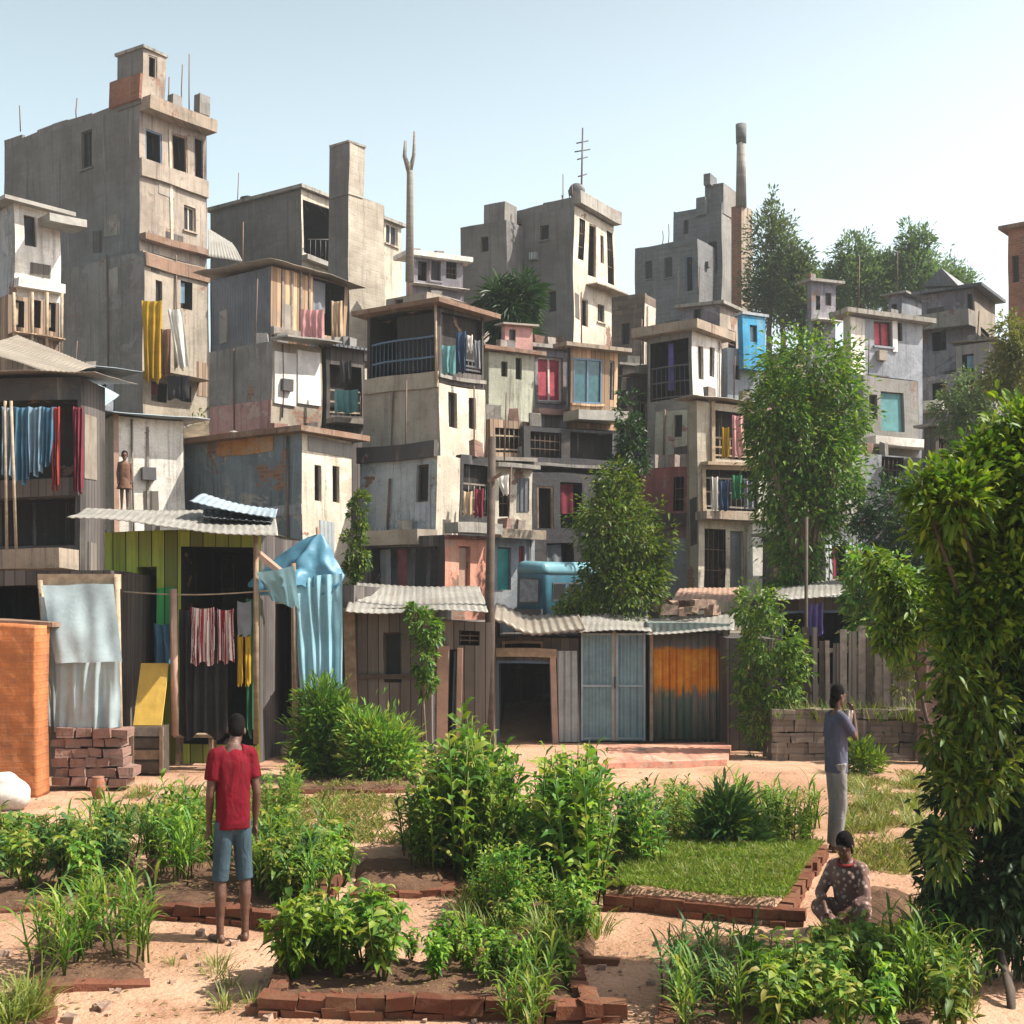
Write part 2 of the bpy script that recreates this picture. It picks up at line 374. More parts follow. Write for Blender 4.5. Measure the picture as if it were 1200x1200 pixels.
# ---- ground: sandy paths, red earth, darker damp soil, straw
def ground_mat():
    t = NT('earth'); v = t.n('ShaderNodeTexCoord').outputs['Object']
    n1 = t.noise(v, .45, 6, .65, .4); n2 = t.noise(v, 1.7, 7, .7); n3 = t.noise(v, 13, 6, .7); n4 = t.noise(v, 60, 3, .6)
    c = t.mix(t.ramp(n1, .38, .62), (.32,.18,.11), (.46,.29,.195))
    c = t.mix(t.ramp(n2, .5, .72, 0, .75), c, (.23,.11,.065))
    c = t.mix(t.ramp(n3, .52, .72, 0, .5), c, (.24,.15,.10))
    c = t.mix(t.ramp(n4, .45, .75, 0, .4), c, (.58,.43,.31))
    vo = t.n('ShaderNodeTexVoronoi'); t.l(v, vo.inputs['Vector']); vo.inputs['Scale'].default_value = 26
    c = t.mix(t.ramp(vo.outputs['Distance'], .12, .22, .5, 0), c, (.38,.29,.22))
    yy = t.sep(v)[1]; up = t.ramp(yy, 23, 25.5); c = t.mix(up, c, t.mix(t.ramp(n2,.35,.65), (.10,.085,.06), (.22,.17,.12)))
    h = t.math('ADD', t.math('MULTIPLY', n3, 1.), t.math('MULTIPLY', n4, .4))
    h = t.math('SUBTRACT', h, t.math('MULTIPLY', vo.outputs['Distance'], .4))
    t.bsdf(c, .97, spec=.1, bump=h, bs=.6, bd=.04)
    t = NT('soil'); v = t.n('ShaderNodeTexCoord').outputs['Object']
    n2 = t.noise(v, 2.2, 7, .7); n3 = t.noise(v, 22, 6, .75)
    c = t.mix(t.ramp(n2, .35, .7), (.13,.075,.05), (.25,.145,.09))
    c = t.mix(t.ramp(n3, .5, .75, 0, .6), c, (.34,.22,.145))
    t.bsdf(c, .98, spec=.1, bump=n3, bs=1., bd=.06)
ground_mat()
def faded_paint():                                   # orange paint worn off the lower half of a corrugated panel
    t = NT('tin_orange'); v = t.uv
    x, y, z = t.sep(v)
    edge = t.math('ADD', y, t.math('MULTIPLY', t.noise(t.mapv(v, (7, .5, 1)), 1.6, 5, .7), -1.1))
    f = t.ramp(edge, .26, .42)
    hi = t.ramp(t.math('ADD', y, t.math('MULTIPLY', t.noise(v, 4, 5), .25)), 1.74, 1.84)
    og = t.mix(t.ramp(t.noise(v, 2.6, 6, .7), .35, .7), (.72,.21,.02), (.9,.40,.04))
    gr = t.mix(t.ramp(t.noise(t.mapv(v, (4, .4, 1)), 1.6, 5, .7), .4, .65), (.10,.19,.16), (.26,.22,.20))
    c = t.mix(f, gr, og); c = t.mix(hi, c, (.22,.21,.2))
    c = t.mix(t.ramp(t.noise(v, 7, 6, .8), .58, .7, 0, .6), c, (.12,.05,.03))
    t.bsdf(c, .6, .1, .3, bump=t.math('SINE', t.math('MULTIPLY', x, 2*math.pi/.12)), bs=.7, bd=.02)
faded_paint()

def patterned():                                   # faded printed cotton: pale blotches on brown
    t = NT('dress_dark'); v = t.n('ShaderNodeTexCoord').outputs['Object']
    vo = t.n('ShaderNodeTexVoronoi'); t.l(v, vo.inputs['Vector']); vo.inputs['Scale'].default_value = 22
    c = t.mix(t.ramp(t.noise(v, 3, 5), .3, .7), (.13,.075,.065), (.22,.14,.12)); c = t.mix(t.ramp(vo.outputs['Distance'], .30, .36, .85, 0), c, (.46,.36,.31))
    t.bsdf(c, .92, spec=.1, bump=t.noise(t.mapv(v, (1,1,.6)), 7, 3, .45, .8), bs=.8, bd=.05)
patterned()
# ------------------------------------------------------------------ houses
ALLH = []; WR = random.Random(5)
class House:
    """A house with a corner towards the viewer: face 'L' runs back from the corner to one side, face 'R' to the other."""
    def __init__(s, name, label, xl, xc, xr, yt, yb, D, a, wl, wr=None, ops=(), dep=None, group=None, parent=None, cat='house', part='wall', faces=None):
        s.C = P(xc, HY, D); s.C.z = 0; a = math.radians(a)
        s.Ld = Vector((-math.cos(a), math.sin(a), 0)); s.Rd = Vector((math.sin(a), math.cos(a), 0))
        s.D = D
        s.ll = s.along('L', xl); s.rl = dep if dep else s.along('R', xr)
        s.zt = CH + (HY - yt)/F*D; s.zb = CH + (HY - yb)/F*D
        if parent is None and D > 23.5: s.zb = min(s.zb, hill(s.C.x, D) - .3)
        if parent is None:
            s.root = empty(name, (s.C.x, s.C.y, s.zb), label, cat, group); WARP.add(s.root.name)
        else: s.root = parent
        s.wl, s.wr = wl, wr or wl  # on many houses darker L, lighter R colours paint in shade and sun
        s.walls(ops, part, group)
    def along(s, f, px):
        d = s.Ld if f == 'L' else s.Rd
        t = (px - 600)/F
        return (t*s.C.y - s.C.x)/(d.x - t*d.y)
    def uz(s, f, px, py):
        d = s.Ld if f == 'L' else s.Rd
        u = s.along(f, px); y = s.C.y + u*d.y
        return u, CH + (HY - py)/F*y
    def pt(s, f, u, z, out=0.):
        d, n = (s.Ld, -s.Rd) if f == 'L' else (s.Rd, -s.Ld)
        p = s.C + d*u + n*out; return Vector((p.x, p.y, z))
    def px(s, f, px, py, out=0.):
        u, z = s.uz(f, px, py); return s.pt(f, u, z, out)
    def norm(s, f): return -s.Rd if f == 'L' else -s.Ld
    def dirv(s, f): return s.Ld if f == 'L' else s.Rd
    def walls(s, ops, part, group=None):
        mb = MB(); later = []; s.rects = {}
        for f, ln, mi in (('L', s.ll, 0), ('R', s.rl, 1)):
            n = s.norm(f); rects = []
            for op in ops:
                if op[0] != f: continue
                u0, z1 = s.uz(f, op[1], op[2]); u1, z0 = s.uz(f, op[3], op[4])
                if u0 > u1: u0, u1 = u1, u0
                zc = (op[2]+op[4])/2
                u0, u1 = max(u0, .04), min(u1, ln-.04); z0, z1 = max(z0, s.zb+.02), min(z1, s.zt-.03)
                if u1-u0 < .02 or z1-z0 < .02: continue
                rects.append((u0, u1, z0, z1, op[5], op[6] if len(op) > 6 else {}))
            s.rects[f] = list(rects)
            us = sorted({0, ln, *[r[0] for r in rects], *[r[1] for r in rects]}); zs = sorted({s.zb, s.zt, *[r[2] for r in rects], *[r[3] for r in rects]})
            def fine(q):
                o_ = [q[0]]
                for a_, b_ in zip(q, q[1:]):
                    k_ = max(1, math.ceil((b_-a_)/.5)); o_ += [a_+(b_-a_)*i_/k_ for i_ in range(1, k_+1)]
                return o_
            us, zs = fine(us), fine(zs)
            for a, b in zip(us, us[1:]):
                for c, d in zip(zs, zs[1:]):
                    um, zm = (a+b)/2, (c+d)/2
                    if any(r[0] < um < r[1] and r[2] < zm < r[3] for r in rects): continue
                    mb.quad([s.pt(f,a,c), s.pt(f,b,c), s.pt(f,b,d), s.pt(f,a,d)], n, mi)
            for (u0,u1,z0,z1,kind,o) in rects:
                dp = o.get('d', {'open':.9,'win':.16,'door':.14,'log':1.5}[kind])
                mx = (s.rl if f == 'L' else s.ll) - .1
                dp = min(dp, mx)
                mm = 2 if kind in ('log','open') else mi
                for (A, B, nn) in (((u0,z0),(u0,z1), s.dirv(f)), ((u1,z0),(u1,z1), -s.dirv(f)), ((u0,z0),(u1,z0), Vector((0,0,1))), ((u0,z1),(u1,z1), Vector((0,0,-1)))):
                    mb.quad([s.pt(f,*A), s.pt(f,*B), s.pt(f,*B,-dp), s.pt(f,*A,-dp)], nn, mm)
                mb.quad([s.pt(f,u0,z0,-dp), s.pt(f,u1,z0,-dp), s.pt(f,u1,z1,-dp), s.pt(f,u0,z1,-dp)], n, mm)
                later.append((f,u0,u1,z0,z1,kind,o,dp))
        A = s.C + s.Ld*s.ll; B = s.C + s.Rd*s.rl; E = A + s.Rd*s.rl
        up = lambda p, z: Vector((p.x, p.y, z))
        mb.quad([up(A,s.zb), up(E,s.zb), up(E,s.zt), up(A,s.zt)], s.Ld, 0); mb.quad([up(B,s.zb), up(E,s.zb), up(E,s.zt), up(B,s.zt)], s.Rd, 0)
        mb.quad([up(s.C,s.zt), up(A,s.zt), up(E,s.zt), up(B,s.zt)], Vector((0,0,1)), 0); mb.quad([up(s.C,s.zb), up(A,s.zb), up(E,s.zb), up(B,s.zb)], Vector((0,0,-1)), 0)
        inside = 'recess_shade'  # near-black lining painted in for the shade inside openings
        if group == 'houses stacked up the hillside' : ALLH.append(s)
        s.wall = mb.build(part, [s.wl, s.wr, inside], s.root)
        for l in later: s.fill(*l)
    def bar(s, mb, f, u0, u1, z0, z1, o0, o1, m=0):      # a box lying along a face
        p = s.pt(f, u0, z0, o0); k = max(1, math.ceil((u1-u0)/.5)); a = s.norm(f)*(o1-o0); b = Vector((0,0,z1-z0)); d = s.dirv(f)*((u1-u0)/k)
        vs = [p + d*i + q for i in range(k+1) for q in (Vector(), a, a+b, b)]; fl = s.dirv(f).cross(a).dot(b) > 0
        fs = [(i*4+j, i*4+(j+1)%4, i*4+4+(j+1)%4, i*4+4+j) for i in range(k) for j in range(4)] + [(3,2,1,0), (k*4,k*4+1,k*4+2,k*4+3)]
        mb.add(vs, [q[::-1] for q in fs] if fl else fs, m)
    def fill(s, f, u0, u1, z0, z1, kind, o, dp):
        w = u1-u0
        if kind == 'win':
            fr = MB(); t = min(.05, w*.12)
            for (a,b,c,d) in ((u0,u0+t,z0,z1),(u1-t,u1,z0,z1),(u0+t,u1-t,z0,z0+t),(u0+t,u1-t,z1-t,z1)): s.bar(fr, f, a, b, c, d, -dp+.02, -dp+.08)
            if w > .5: s.bar(fr, f, (u0+u1)/2-t/2, (u0+u1)/2+t/2, z0+t, z1-t, -dp+.025, -dp+.07)
            wn = fr.build('window', o.get('frame', 'wood_dark'), s.root)
            pn = MB(); s.bar(pn, f, u0+t, u1-t, z0+t, z1-t, -dp+.03, -dp+.04); pn.sub('pane', o.get('pane', 'pane'), wn)
            if o.get('sill', w > .35):
                sl = MB(); s.bar(sl, f, u0-.06, u1+.06, z0-.06, z0-.003, -.02, .07); sl.sub('sill', s.wr if f == 'R' else s.wl, wn)
        elif kind == 'open' and w < 1.4:
            q = WR.random()
            if q < .3:
                cb = MB(); a, b = u0+.02, u0+w*WR.uniform(.35,.7); ph = WR.random()*6; hh = (z1-z0)*WR.uniform(.5,.95)
                cb.grid(lambda i, j: s.pt(f, a+(b-a)*i, z1-.03-hh*j, -.12+.03*math.sin(ph+i*(b-a)*22)*(.4+.6*j)), 14, 5); cb.build('curtain', WR.choice(['c_grey','c_tan','c_dark','c_maroon','c_lightblue','curtain_dark']), s.root)
            elif q < .6:
                gb = MB(); n_ = max(2, int(w/.13))
                for i in range(n_+1): x = u0+.015+(w-.03)*i/n_; gb.tube([s.pt(f,x,z0,-.07), s.pt(f,x,z1,-.07)], .009, 5)
                for zz in (z0+(z1-z0)*.33, z0+(z1-z0)*.66): s.bar(gb, f, u0, u1, zz-.01, zz+.01, -.078, -.062)
                gb.build('grille', 'iron_brown', s.root)
            elif q < .85:
                fr = MB(); t = .05
                for (a,b,c,d) in ((u0,u0+t,z0,z1),(u1-t,u1,z0,z1),(u0+t,u1-t,z1-t,z1)): s.bar(fr, f, a, b, c, d, -.1, -.02)
                fr.build('frame', WR.choice(['wood','wood_grey','iron_blue','wood_pale']), s.root)
        elif kind == 'door':
            dm = MB(); s.bar(dm, f, u0+.03, u1-.03, z0, z1-.03, -dp+.01, -dp+.05); d = dm.build('door', o.get('mat', 'plank_brown'), s.root)
        elif kind == 'log':
            rail = o.get('rail', 'iron_blue'); h = o.get('h', .95)
            if rail:
                rb = MB(); k = max(3, int(w/.14))
                for i in range(k+1):
                    x = u0+.02 + (w-.04)*i/k; rb.tube([s.pt(f,x,z0,-.06), s.pt(f,x,z0+h,-.06)], .012, 5)
                for zz in (z0+.08, z0+h*.55, z0+h): s.bar(rb, f, u0, u1, zz-.02, zz+.02, -.08, -.04)
                rb.build('railing', rail, s.root)
            for q in o.get('curtain', ()):
                c0, c1, ch, cm = q; a, b = u0+w*c0, u0+w*c1; ph = R.random()*6
                cb = MB(); cb.grid(lambda i, j: s.pt(f, a+(b-a)*i, z1-.04-ch*(z1-z0)*j, -.22+.05*math.sin(ph+i*(b-a)*17)*(.3+j*.7)), 26, 6); cb.build('curtain', cm, s.root)
    # -------- extras
    def roof(s, mat, over=.3, th=.14, tl=0., tr=0., part='roof', dz=0., corr=False, front=None):
        o = over; fl = o if front is None else front
        if fl < 0 or o < 0: pass
        c = [(-fl,-fl), (s.ll+o,-fl), (s.ll+o, s.rl+o), (-fl, s.rl+o)]
        mb = MB(); W = []
        for (u, w) in c:
            p = s.C + s.Ld*u + s.Rd*w; W.append(Vector((p.x, p.y, s.zt+dz+.004 + tl*u + tr*w)))
        if corr:
            n = 40; L = (W[1]-W[0]).length; k = max(6, min(200, int(L/.033)))
            def fn(i, j):
                p = (W[0]*(1-i)+W[1]*i)*(1-j) + (W[3]*(1-i)+W[2]*i)*j
                return p + Vector((0,0,th + .009*math.sin(i*L*2*math.pi/.11) + .04*noise.noise(p*1.1)))
            mb.grid(fn, k, 8, thick=.012)
        else:
            k = [p + Vector((R.uniform(-.04,.04), R.uniform(-.04,.04), R.uniform(-.02,.02))) for p in W]
            t = [p + Vector((0,0,th)) for p in k]
            mb.quad(t, Vector((0,0,1))); mb.quad(k, Vector((0,0,-1)))
            for i in range(4):
                j = (i+1)%4; mid = (k[i]+k[j])/2; cen = sum(k, Vector())/4
                mb.quad([k[i],k[j],t[j],t[i]], mid-cen)
        s.rf = mb.build(part, mat, s.root); return s.rf
    def ledge(s, f, x0, y0, x1, y1, proj, mat, part='ledge', inset=0.003):
        u0, zt = s.uz(f, x0, y0); u1, zb = s.uz(f, x1, y1)
        if u0 > u1: u0, u1 = u1, u0
        mb = MB(); s.bar(mb, f, u0, u1, min(zb,zt), max(zb,zt), inset, proj); return mb.build(part, mat, s.root)
    def parapet(s, mat, h=.4, th=.12, part='parapet', gaps=True):
        mb = MB()
        for f, ln in (('L', s.ll), ('R', s.rl)):
            u = 0
            while u < ln-.05:
                w = min(R.uniform(.8, 1.8), ln-u); hh = h*R.uniform(.55, 1.1) if gaps else h
                s.bar(mb, f, u+.002, u+w-.002, s.zt+.003, s.zt+hh, -th, -.003); u += w
        return mb.build(part, mat, s.root)
    def rebar(s, pts, mat='iron_brown'):
        for (f, px, y0, y1) in pts:
            p = s.px(f, px, y0, -.15); q = s.px(f, px, y1, -.15)
            mb = MB(); mb.tube([p, (p+q)/2+Vector((R.uniform(-.04,.04),0,0)), q], .022, 5); mb.build('rebar', mat, s.root)
    def block(s, part, xl, xc, xr, yt, yb, D, a, wl, wr=None, ops=(), dep=None):
        return House(None, None, xl, xc, xr, yt, yb, D, a, wl, wr, ops, dep, parent=s.root, part=part)
    def pipe(s, f, px, y0, y1, mat='iron_brown', r=.03):
        mb = MB(); mb.tube([s.px(f,px,y0,.05), s.px(f,px,y1,.05)], r, 6); mb.build('pipe', mat, s.root)

def sheet(label, pts, mat, cat='roof sheet', name='roof_sheet', pitch=.11, amp=.008, sag=.03, group=None, root=None):
    # corrugated sheet; pts: near edge start, near edge end, far edge end, far edge start
    W = [Vector(p) for p in pts]; L = (W[1]-W[0]).length; k = max(8, min(240, int(L/.03)))
    mb = MB(); ph = R.random()*9
    def fn(i, j):
        p = (W[0]*(1-i)+W[1]*i)*(1-j) + (W[3]*(1-i)+W[2]*i)*j
        return p + Vector((0, (0 if 0 < j < 1 else .05*noise.noise(Vector((i*L*1.4, ph, j)))), amp*math.sin(i*L*2*math.pi/pitch) + sag*2*noise.noise(Vector((i*L*.7, j*2, ph)))))
    mb.grid(fn, k, 8, thick=.012)
    o = mb.build(name, mat, root)
    if root is None: tag(o, label, cat, group)
    return o

def cloth(label, x0, y0, x1, y1, D, mat, cat='laundry', name='hanging_cloth', yaw=0., folds=5, amp=.05, skew=0., bulge=0., group=None, root=None, ragged=.04, taper=0., nu=40, nv=14):
    a = P(x0, y0, D); b = P(x1, y0, D); h = (y1-y0)/F*D; ph = R.random()*9
    mb = MB(); w = b.x-a.x
    def fn(i, j):
        ii = .5+(i-.5)*(1-taper*j)
        x = a.x + w*ii + skew*w*j; z = a.z - h*j*(1 + ragged*math.sin(ph+i*11)) - .03*math.sin(math.pi*i)*(1-j)
        y = a.y + yaw*w*i + amp*(.35+.65*j)*math.sin(ph + i*folds*2*math.pi + .8*math.sin(j*3+ph) + 2.5*noise.noise(Vector((i*folds*.9, ph, j*.7)))) - bulge*math.sin(math.pi*j) + .04*noise.noise(Vector((i*3, j*3, ph)))
        return Vector((x, y, z))
    mb.grid(fn, nu, nv)
    o = mb.build(name, mat, root)
    if root is None: tag(o, label, cat, group)
    return o

def post(label, pts, r, mat, name='post', cat='post', group=None, n=8):
    mb = MB(); mb.tube(pts, r, n); o = mb.build(name, mat); tag(o, label, cat, group); return o

def clutter(h, rr):
    """patched boards, pipes, meter boxes and stones that pile up on such walls and roofs"""
    for f, ln in (('L', h.ll), ('R', h.rl)):
        taken = [(r[0]-.05, r[1]+.05, r[2]-.1, r[3]+.1) for r in h.rects[f]]
        vis = min(h.zt - max(h.zb, hill(h.C.x, h.C.y)), 5)
        for k in range(rr.choice([1,2,2,3])):
            for tr in range(8):
                w = rr.uniform(.25, .9); hh = rr.uniform(.3, 1.3); u = rr.uniform(.05, max(.06, ln-w-.05)); z = h.zt - rr.uniform(.3, max(.4, vis)) - hh*.5
                if u+w > ln-.04 or z+hh > h.zt-.05 or any(u < b and u+w > a and z < d and z+hh > c for a,b,c,d in taken): continue
                taken.append((u-.05,u+w+.05,z-.05,z+hh+.05)); o = .012+.004*k
                mb = MB(); p = h.pt(f,u,z,.004); sk = rr.uniform(-.05,.05)
                mb.obox(p, h.dirv(f)*w+Vector((0,0,sk)), h.norm(f)*o, Vector((0,0,hh)))
                mb.build(rr.choice(['patch_board','patch_sheet']), rr.choice(['tin_rusty','plank_grey','plank_brown','tin_grey','plank_dark','plaster_dark','concrete','tin_dark','plank_dark']), h.root); break
        if rr.random() < .6 and ln > .6:
            u = rr.uniform(.1, ln-.1)
            if not any(a < u < b for a,b,c,d in taken):
                mb = MB(); mb.tube([h.pt(f,u,h.zt-.05,.04), h.pt(f,u+.02,h.zt-1.2,.045), h.pt(f,u+.01,h.zt-rr.uniform(1.8,3.2),.04)], .022, 6); mb.build('pipe', rr.choice(['iron_brown','iron','wood_grey']), h.root)
        if rr.random() < .45 and ln > .8:
            u = rr.uniform(.1, ln-.5); z = h.zt-rr.uniform(.6,1.8)
            if not any(a < u+.3 and u < b and c < z+.3 and z < d for a,b,c,d in taken):
                mb = MB(); h.bar(mb, f, u, u+.3, z, z+.28, .004, .16); mb.build('meter_box', rr.choice(['iron','tin_rusty','tin_grey']), h.root)
    for k in range(rr.choice([0,1,2,3])):
        u, w = rr.uniform(.1,.9)*h.ll, rr.uniform(.1,.8)*h.rl; p = h.C + h.Ld*u + h.Rd*w; s_ = rr.uniform(.1,.22)
        mb = MB(); mb.cbox((p.x,p.y,h.zt+.17), s_*1.7, s_, .36, rr.random(), 0, .03); mb.build('roof_block', rr.choice(['brick_pink','concrete','plaster_grey','wood_grey']), h.root)
    if rr.random() < .35:
        p = h.C + h.Ld*rr.uniform(.2,.8)*h.ll + h.Rd*.4; mb = MB(); b = Vector((p.x,p.y,h.zt)); mb.tube([b, b+Vector((.05,0,rr.uniform(1,1.9)))], .018, 5); mb.build('roof_pole','iron_brown', h.root)
# ================================================================== the hillside, from the top row down
def H(*a, **k): return House(*a, **k)

# --- tall grey block house with a stair turret
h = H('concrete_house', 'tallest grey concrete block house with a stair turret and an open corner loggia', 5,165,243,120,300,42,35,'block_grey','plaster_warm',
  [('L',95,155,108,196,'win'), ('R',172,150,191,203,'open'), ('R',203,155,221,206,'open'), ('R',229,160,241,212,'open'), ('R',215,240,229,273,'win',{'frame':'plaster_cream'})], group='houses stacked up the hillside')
h.parapet('block_grey', .32)
h.ledge('R',165,130,244,146,.5,'concrete_warm','balcony_slab'); h.ledge('R',165,281,244,296,.3,'concrete_rust','floor_band')
h.ledge('R',199,150,202,284,.03,'plaster_cream','pilaster'); h.ledge('R',165,206,243,212,.12,'plaster_warm','string_course')
t = h.block('stair_turret',137,166,193,57,121,41.9,35,'block_grey','plaster_warm',[('R',172,64,182,93,'open',{'d':.5})])
t.roof('concrete', .05, .1, part='turret_roof'); t.ledge('L',130,99,166,116,.1,'brick_red','brick_band')
h.rebar([('L',20,152,122),('L',85,146,112),('R',217,132,75),('R',226,135,62),('R',200,128,90),('R',238,140,108)])
for q, (a, b) in enumerate(((196,207),(228,240))): h.ledge('R',a,112,b,140,.3,'plaster_grey','roof_stub')
# --- its lower neighbour
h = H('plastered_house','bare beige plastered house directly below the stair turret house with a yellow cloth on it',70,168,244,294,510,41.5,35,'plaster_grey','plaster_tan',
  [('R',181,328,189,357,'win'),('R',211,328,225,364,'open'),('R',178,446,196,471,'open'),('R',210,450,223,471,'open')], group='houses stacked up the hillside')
h.ledge('R',168,436,232,447,.7,'concrete_warm','balcony_slab'); h.pipe('L',128,300,470); h.pipe('R',205,298,430)
h.ledge('R',168,312,244,317,.1,'concrete_rust','string_course')
# --- small white house at the top of the slope
h = H('white_house','small bright white house with one dark window and a jutting sloped roof',-45,16,70,238,345,37,48,'plaster_pale_blue','plaster_white',[('R',27,252,41,291,'win')], group='houses stacked up the hillside')
h.roof('tin_light', .35, .12, tl=.05, tr=-.03); h.ledge('R',16,326,70,345,.35,'plaster_white','floor_band'); h.ledge('R',44,256,88,274,.9,'tin_light','awning')
# --- brown timber house under it
h = H('timber_house','brown timber house with posts and dark openings under the white house',-45,10,69,344,470,36.4,48,'plank_brown','plank_brown',
  [('R',15,350,29,384,'open'),('R',36,348,48,384,'open'),('R',53,350,65,388,'open')], group='houses stacked up the hillside')
for x in (12,33,50,67):
    mb = MB(); mb.tube([h.px('R',x,344,.3), h.px('R',x,418,.3)], .045, 6); mb.build('post','wood_pale',h.root)
h.ledge('R',10,392,69,399,.5,'plank_warm','balcony_rail'); h.ledge('R',10,412,69,420,.6,'wood_grey','balcony_floor')
# --- low blue-grey roofs below
h = H('tin_shed','low shed with a pale blue tin roof against the plastered house',52,98,135,436,520,34,40,'tin_dark','plaster_bluegrey',[('R',103,444,126,470,'open')], group='houses stacked up the hillside')
h.roof('tin_blue', .55, .06, tl=-.02, tr=.05, corr=True)
# --- white shack with wavy roof
h = H('white_shack','white washed shack with a wavy pale tin roof below the yellow cloth',105,134,217,488,640,27.5,58,'plaster_cream','plaster_white',
  [('L',112,510,122,575,'door',{'mat':'plank_grey'})], group='houses stacked up the hillside')
h.roof('tin_blue', .45, .03, tl=.06, tr=0, corr=True)
h.ledge('R',173,500,176,600,.02,'wood_grey','batten'); h.ledge('R',134,486,140,625,.04,'paint_pinkwood','corner_post'); h.ledge('R',134,598,217,606,.06,'concrete','plinth')
sheet('rippled light blue tin sheet lying in front of the white shack roof', [P(58,452,28.2),P(112,487,26.8),P(140,462,29.5),P(95,440,30.5)], 'tin_blue')
sheet('grey rusty roof sheets of the shack beside the white shack, sloping to a dark gutter', [P(-30,408,27),P(70,440,26),P(112,430,30),P(20,392,31)], 'tin_rusty')
# --- dark veranda with blue washing
h = H('veranda_house','dark open veranda house with blue washing hanging in it',-70,94,None,442,662,25.4,4,'plaster_dark','plank_dark',
  [('L',-60,470,90,560,'log',{'d':2.2,'rail':None}),('L',-60,585,88,640,'open',{'d':1.2})], dep=1.3, group='houses stacked up the hillside')
h.roof('tin_rusty', .5, .06, tr=.04, corr=True)
h.ledge('L',-70,562,93,582,.08,'plank_dark','balcony_front'); h.ledge('L',-70,646,93,668,.9,'concrete_warm','awning')
for n_, (x0,x1,y1,m,lab) in enumerate([(2,17,560,'c_lightblue','pale blue sheet hanging at the outer end of the veranda line'),(16,34,565,'c_blue','mid blue sheet on the veranda line, second from the pale one'),(33,50,556,'c_lightblue','pale blue shirt on the veranda line between two blue sheets'),(49,66,545,'c_blue','mid blue towel beside the red washing on the veranda line'),(60,70,572,'c_red','narrow red cloth hanging lowest on the veranda line'),(86,97,575,'c_maroon','dark maroon cloth hanging alone at the shaded end of the veranda')]):
    cloth(lab,x0,476,x1,y1,24.6,m,folds=3,amp=.07,group='washing on the veranda')
for x, lab in ((8,'thin pale bamboo pole standing straight before the veranda'),(19,'thin pale bamboo pole leaning before the veranda')):
    post(lab,[P(x,645,24.2),P(x-2 if x<10 else x-6,470,24.3)],.03,'wood_pale','bamboo_pole','pole',group='bamboo poles')
# --- house with grey block wall and stair tower
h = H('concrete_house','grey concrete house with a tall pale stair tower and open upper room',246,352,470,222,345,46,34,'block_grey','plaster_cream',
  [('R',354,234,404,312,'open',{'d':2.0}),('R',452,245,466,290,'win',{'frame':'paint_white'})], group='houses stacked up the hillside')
h.roof('concrete', .15, .12); h.ledge('R',352,305,405,316,.3,'tin_light','balcony_slab')
mb = MB()
for i in range(9): mb.tube([h.px('R',356+i*6,306,.25),h.px('R',356+i*6,282,.25)],.014,5)
mb.tube([h.px('R',353,282,.25),h.px('R',406,282,.25)],.02,5); mb.build('railing','iron',h.root)
t = h.block('stair_tower',386,409,451,226,420,43.4,36,'block_grey','block_lit')
t = h.block('tower_head',386,409,427,166,227,43.35,36,'block_grey','block_lit'); t.roof('concrete',.04,.07,part='tower_cap')
mb = MB(); c = h.pt('L',h.ll*.72,h.zt+.1,-.7); mb.tube([c,c+Vector((0,0,.35))],.3,12); mb.tube([c+Vector((0,0,.35)),c+Vector((0,0,.42))],[.3,.12],12); mb.build('water_tank','plastic_black'); tag(bpy.data.objects['water_tank'],'small black water tank on the roof beside the stair tower house','water tank')
sheet('tilted pale tin sheet propped at the corner of the beige plastered house', [P(244,300,37.5),P(285,306,37.2),P(272,284,39),P(244,268,39.3)], 'tin_light')
# --- dark tin upper house
h = H('plank_house','dark tin and weathered plank house with a sagging flat roof',246,318,408,312,402,34.5,38,'tin_dark','plank_warm',
  [('R',368,326,403,398,'open',{'d':1.2})], group='houses stacked up the hillside')
h.roof('tin_rusty', .35, .08, tl=.04, tr=-.02, corr=True); h.ledge('R',318,392,408,402,.12,'wood_grey','floor_beam')
for x in (330,341,352,362): h.ledge('R',x,318,x+2,392,.04,'wood_grey','batten')
cloth('dull pink cloth hung over the opening of the weathered plank house',352,362,380,398,33.2,'c_pink',folds=4)
cloth('tan cloth hung at the edge of the weathered plank house',388,352,402,398,33.9,'c_tan',folds=3)
# --- house with white shutter
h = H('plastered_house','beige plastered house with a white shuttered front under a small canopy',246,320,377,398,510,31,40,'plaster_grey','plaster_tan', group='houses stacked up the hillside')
h.ledge('R',322,410,346,474,.05,'paint_white','shutter'); h.ledge('R',348,410,374,474,.05,'paint_white','shutter'); h.ledge('R',318,395,382,406,.6,'tin_light','canopy'); h.ledge('L',247,478,320,500,.02,'plaster_pink','painted_band')
h = H('balcony_house','narrow dark house with a cluttered balcony between the shutters and the tan house',374,382,428,408,510,32.2,55,'plank_dark','plank_dark',[('R',386,428,424,488,'log',{'d':1.4,'rail':'wood_pale','h':.6})], group='houses stacked up the hillside')
h.roof('tin_dark', .2, .06); h.ledge('R',382,489,428,499,.5,'wood_grey','balcony_floor')
cloth('crumpled grey teal cloth over the cluttered balcony',392,456,420,484,31.6,'c_teal',folds=4); cloth('small dark cloth under the cluttered balcony roof',398,422,412,450,31.7,'c_dark',folds=2)
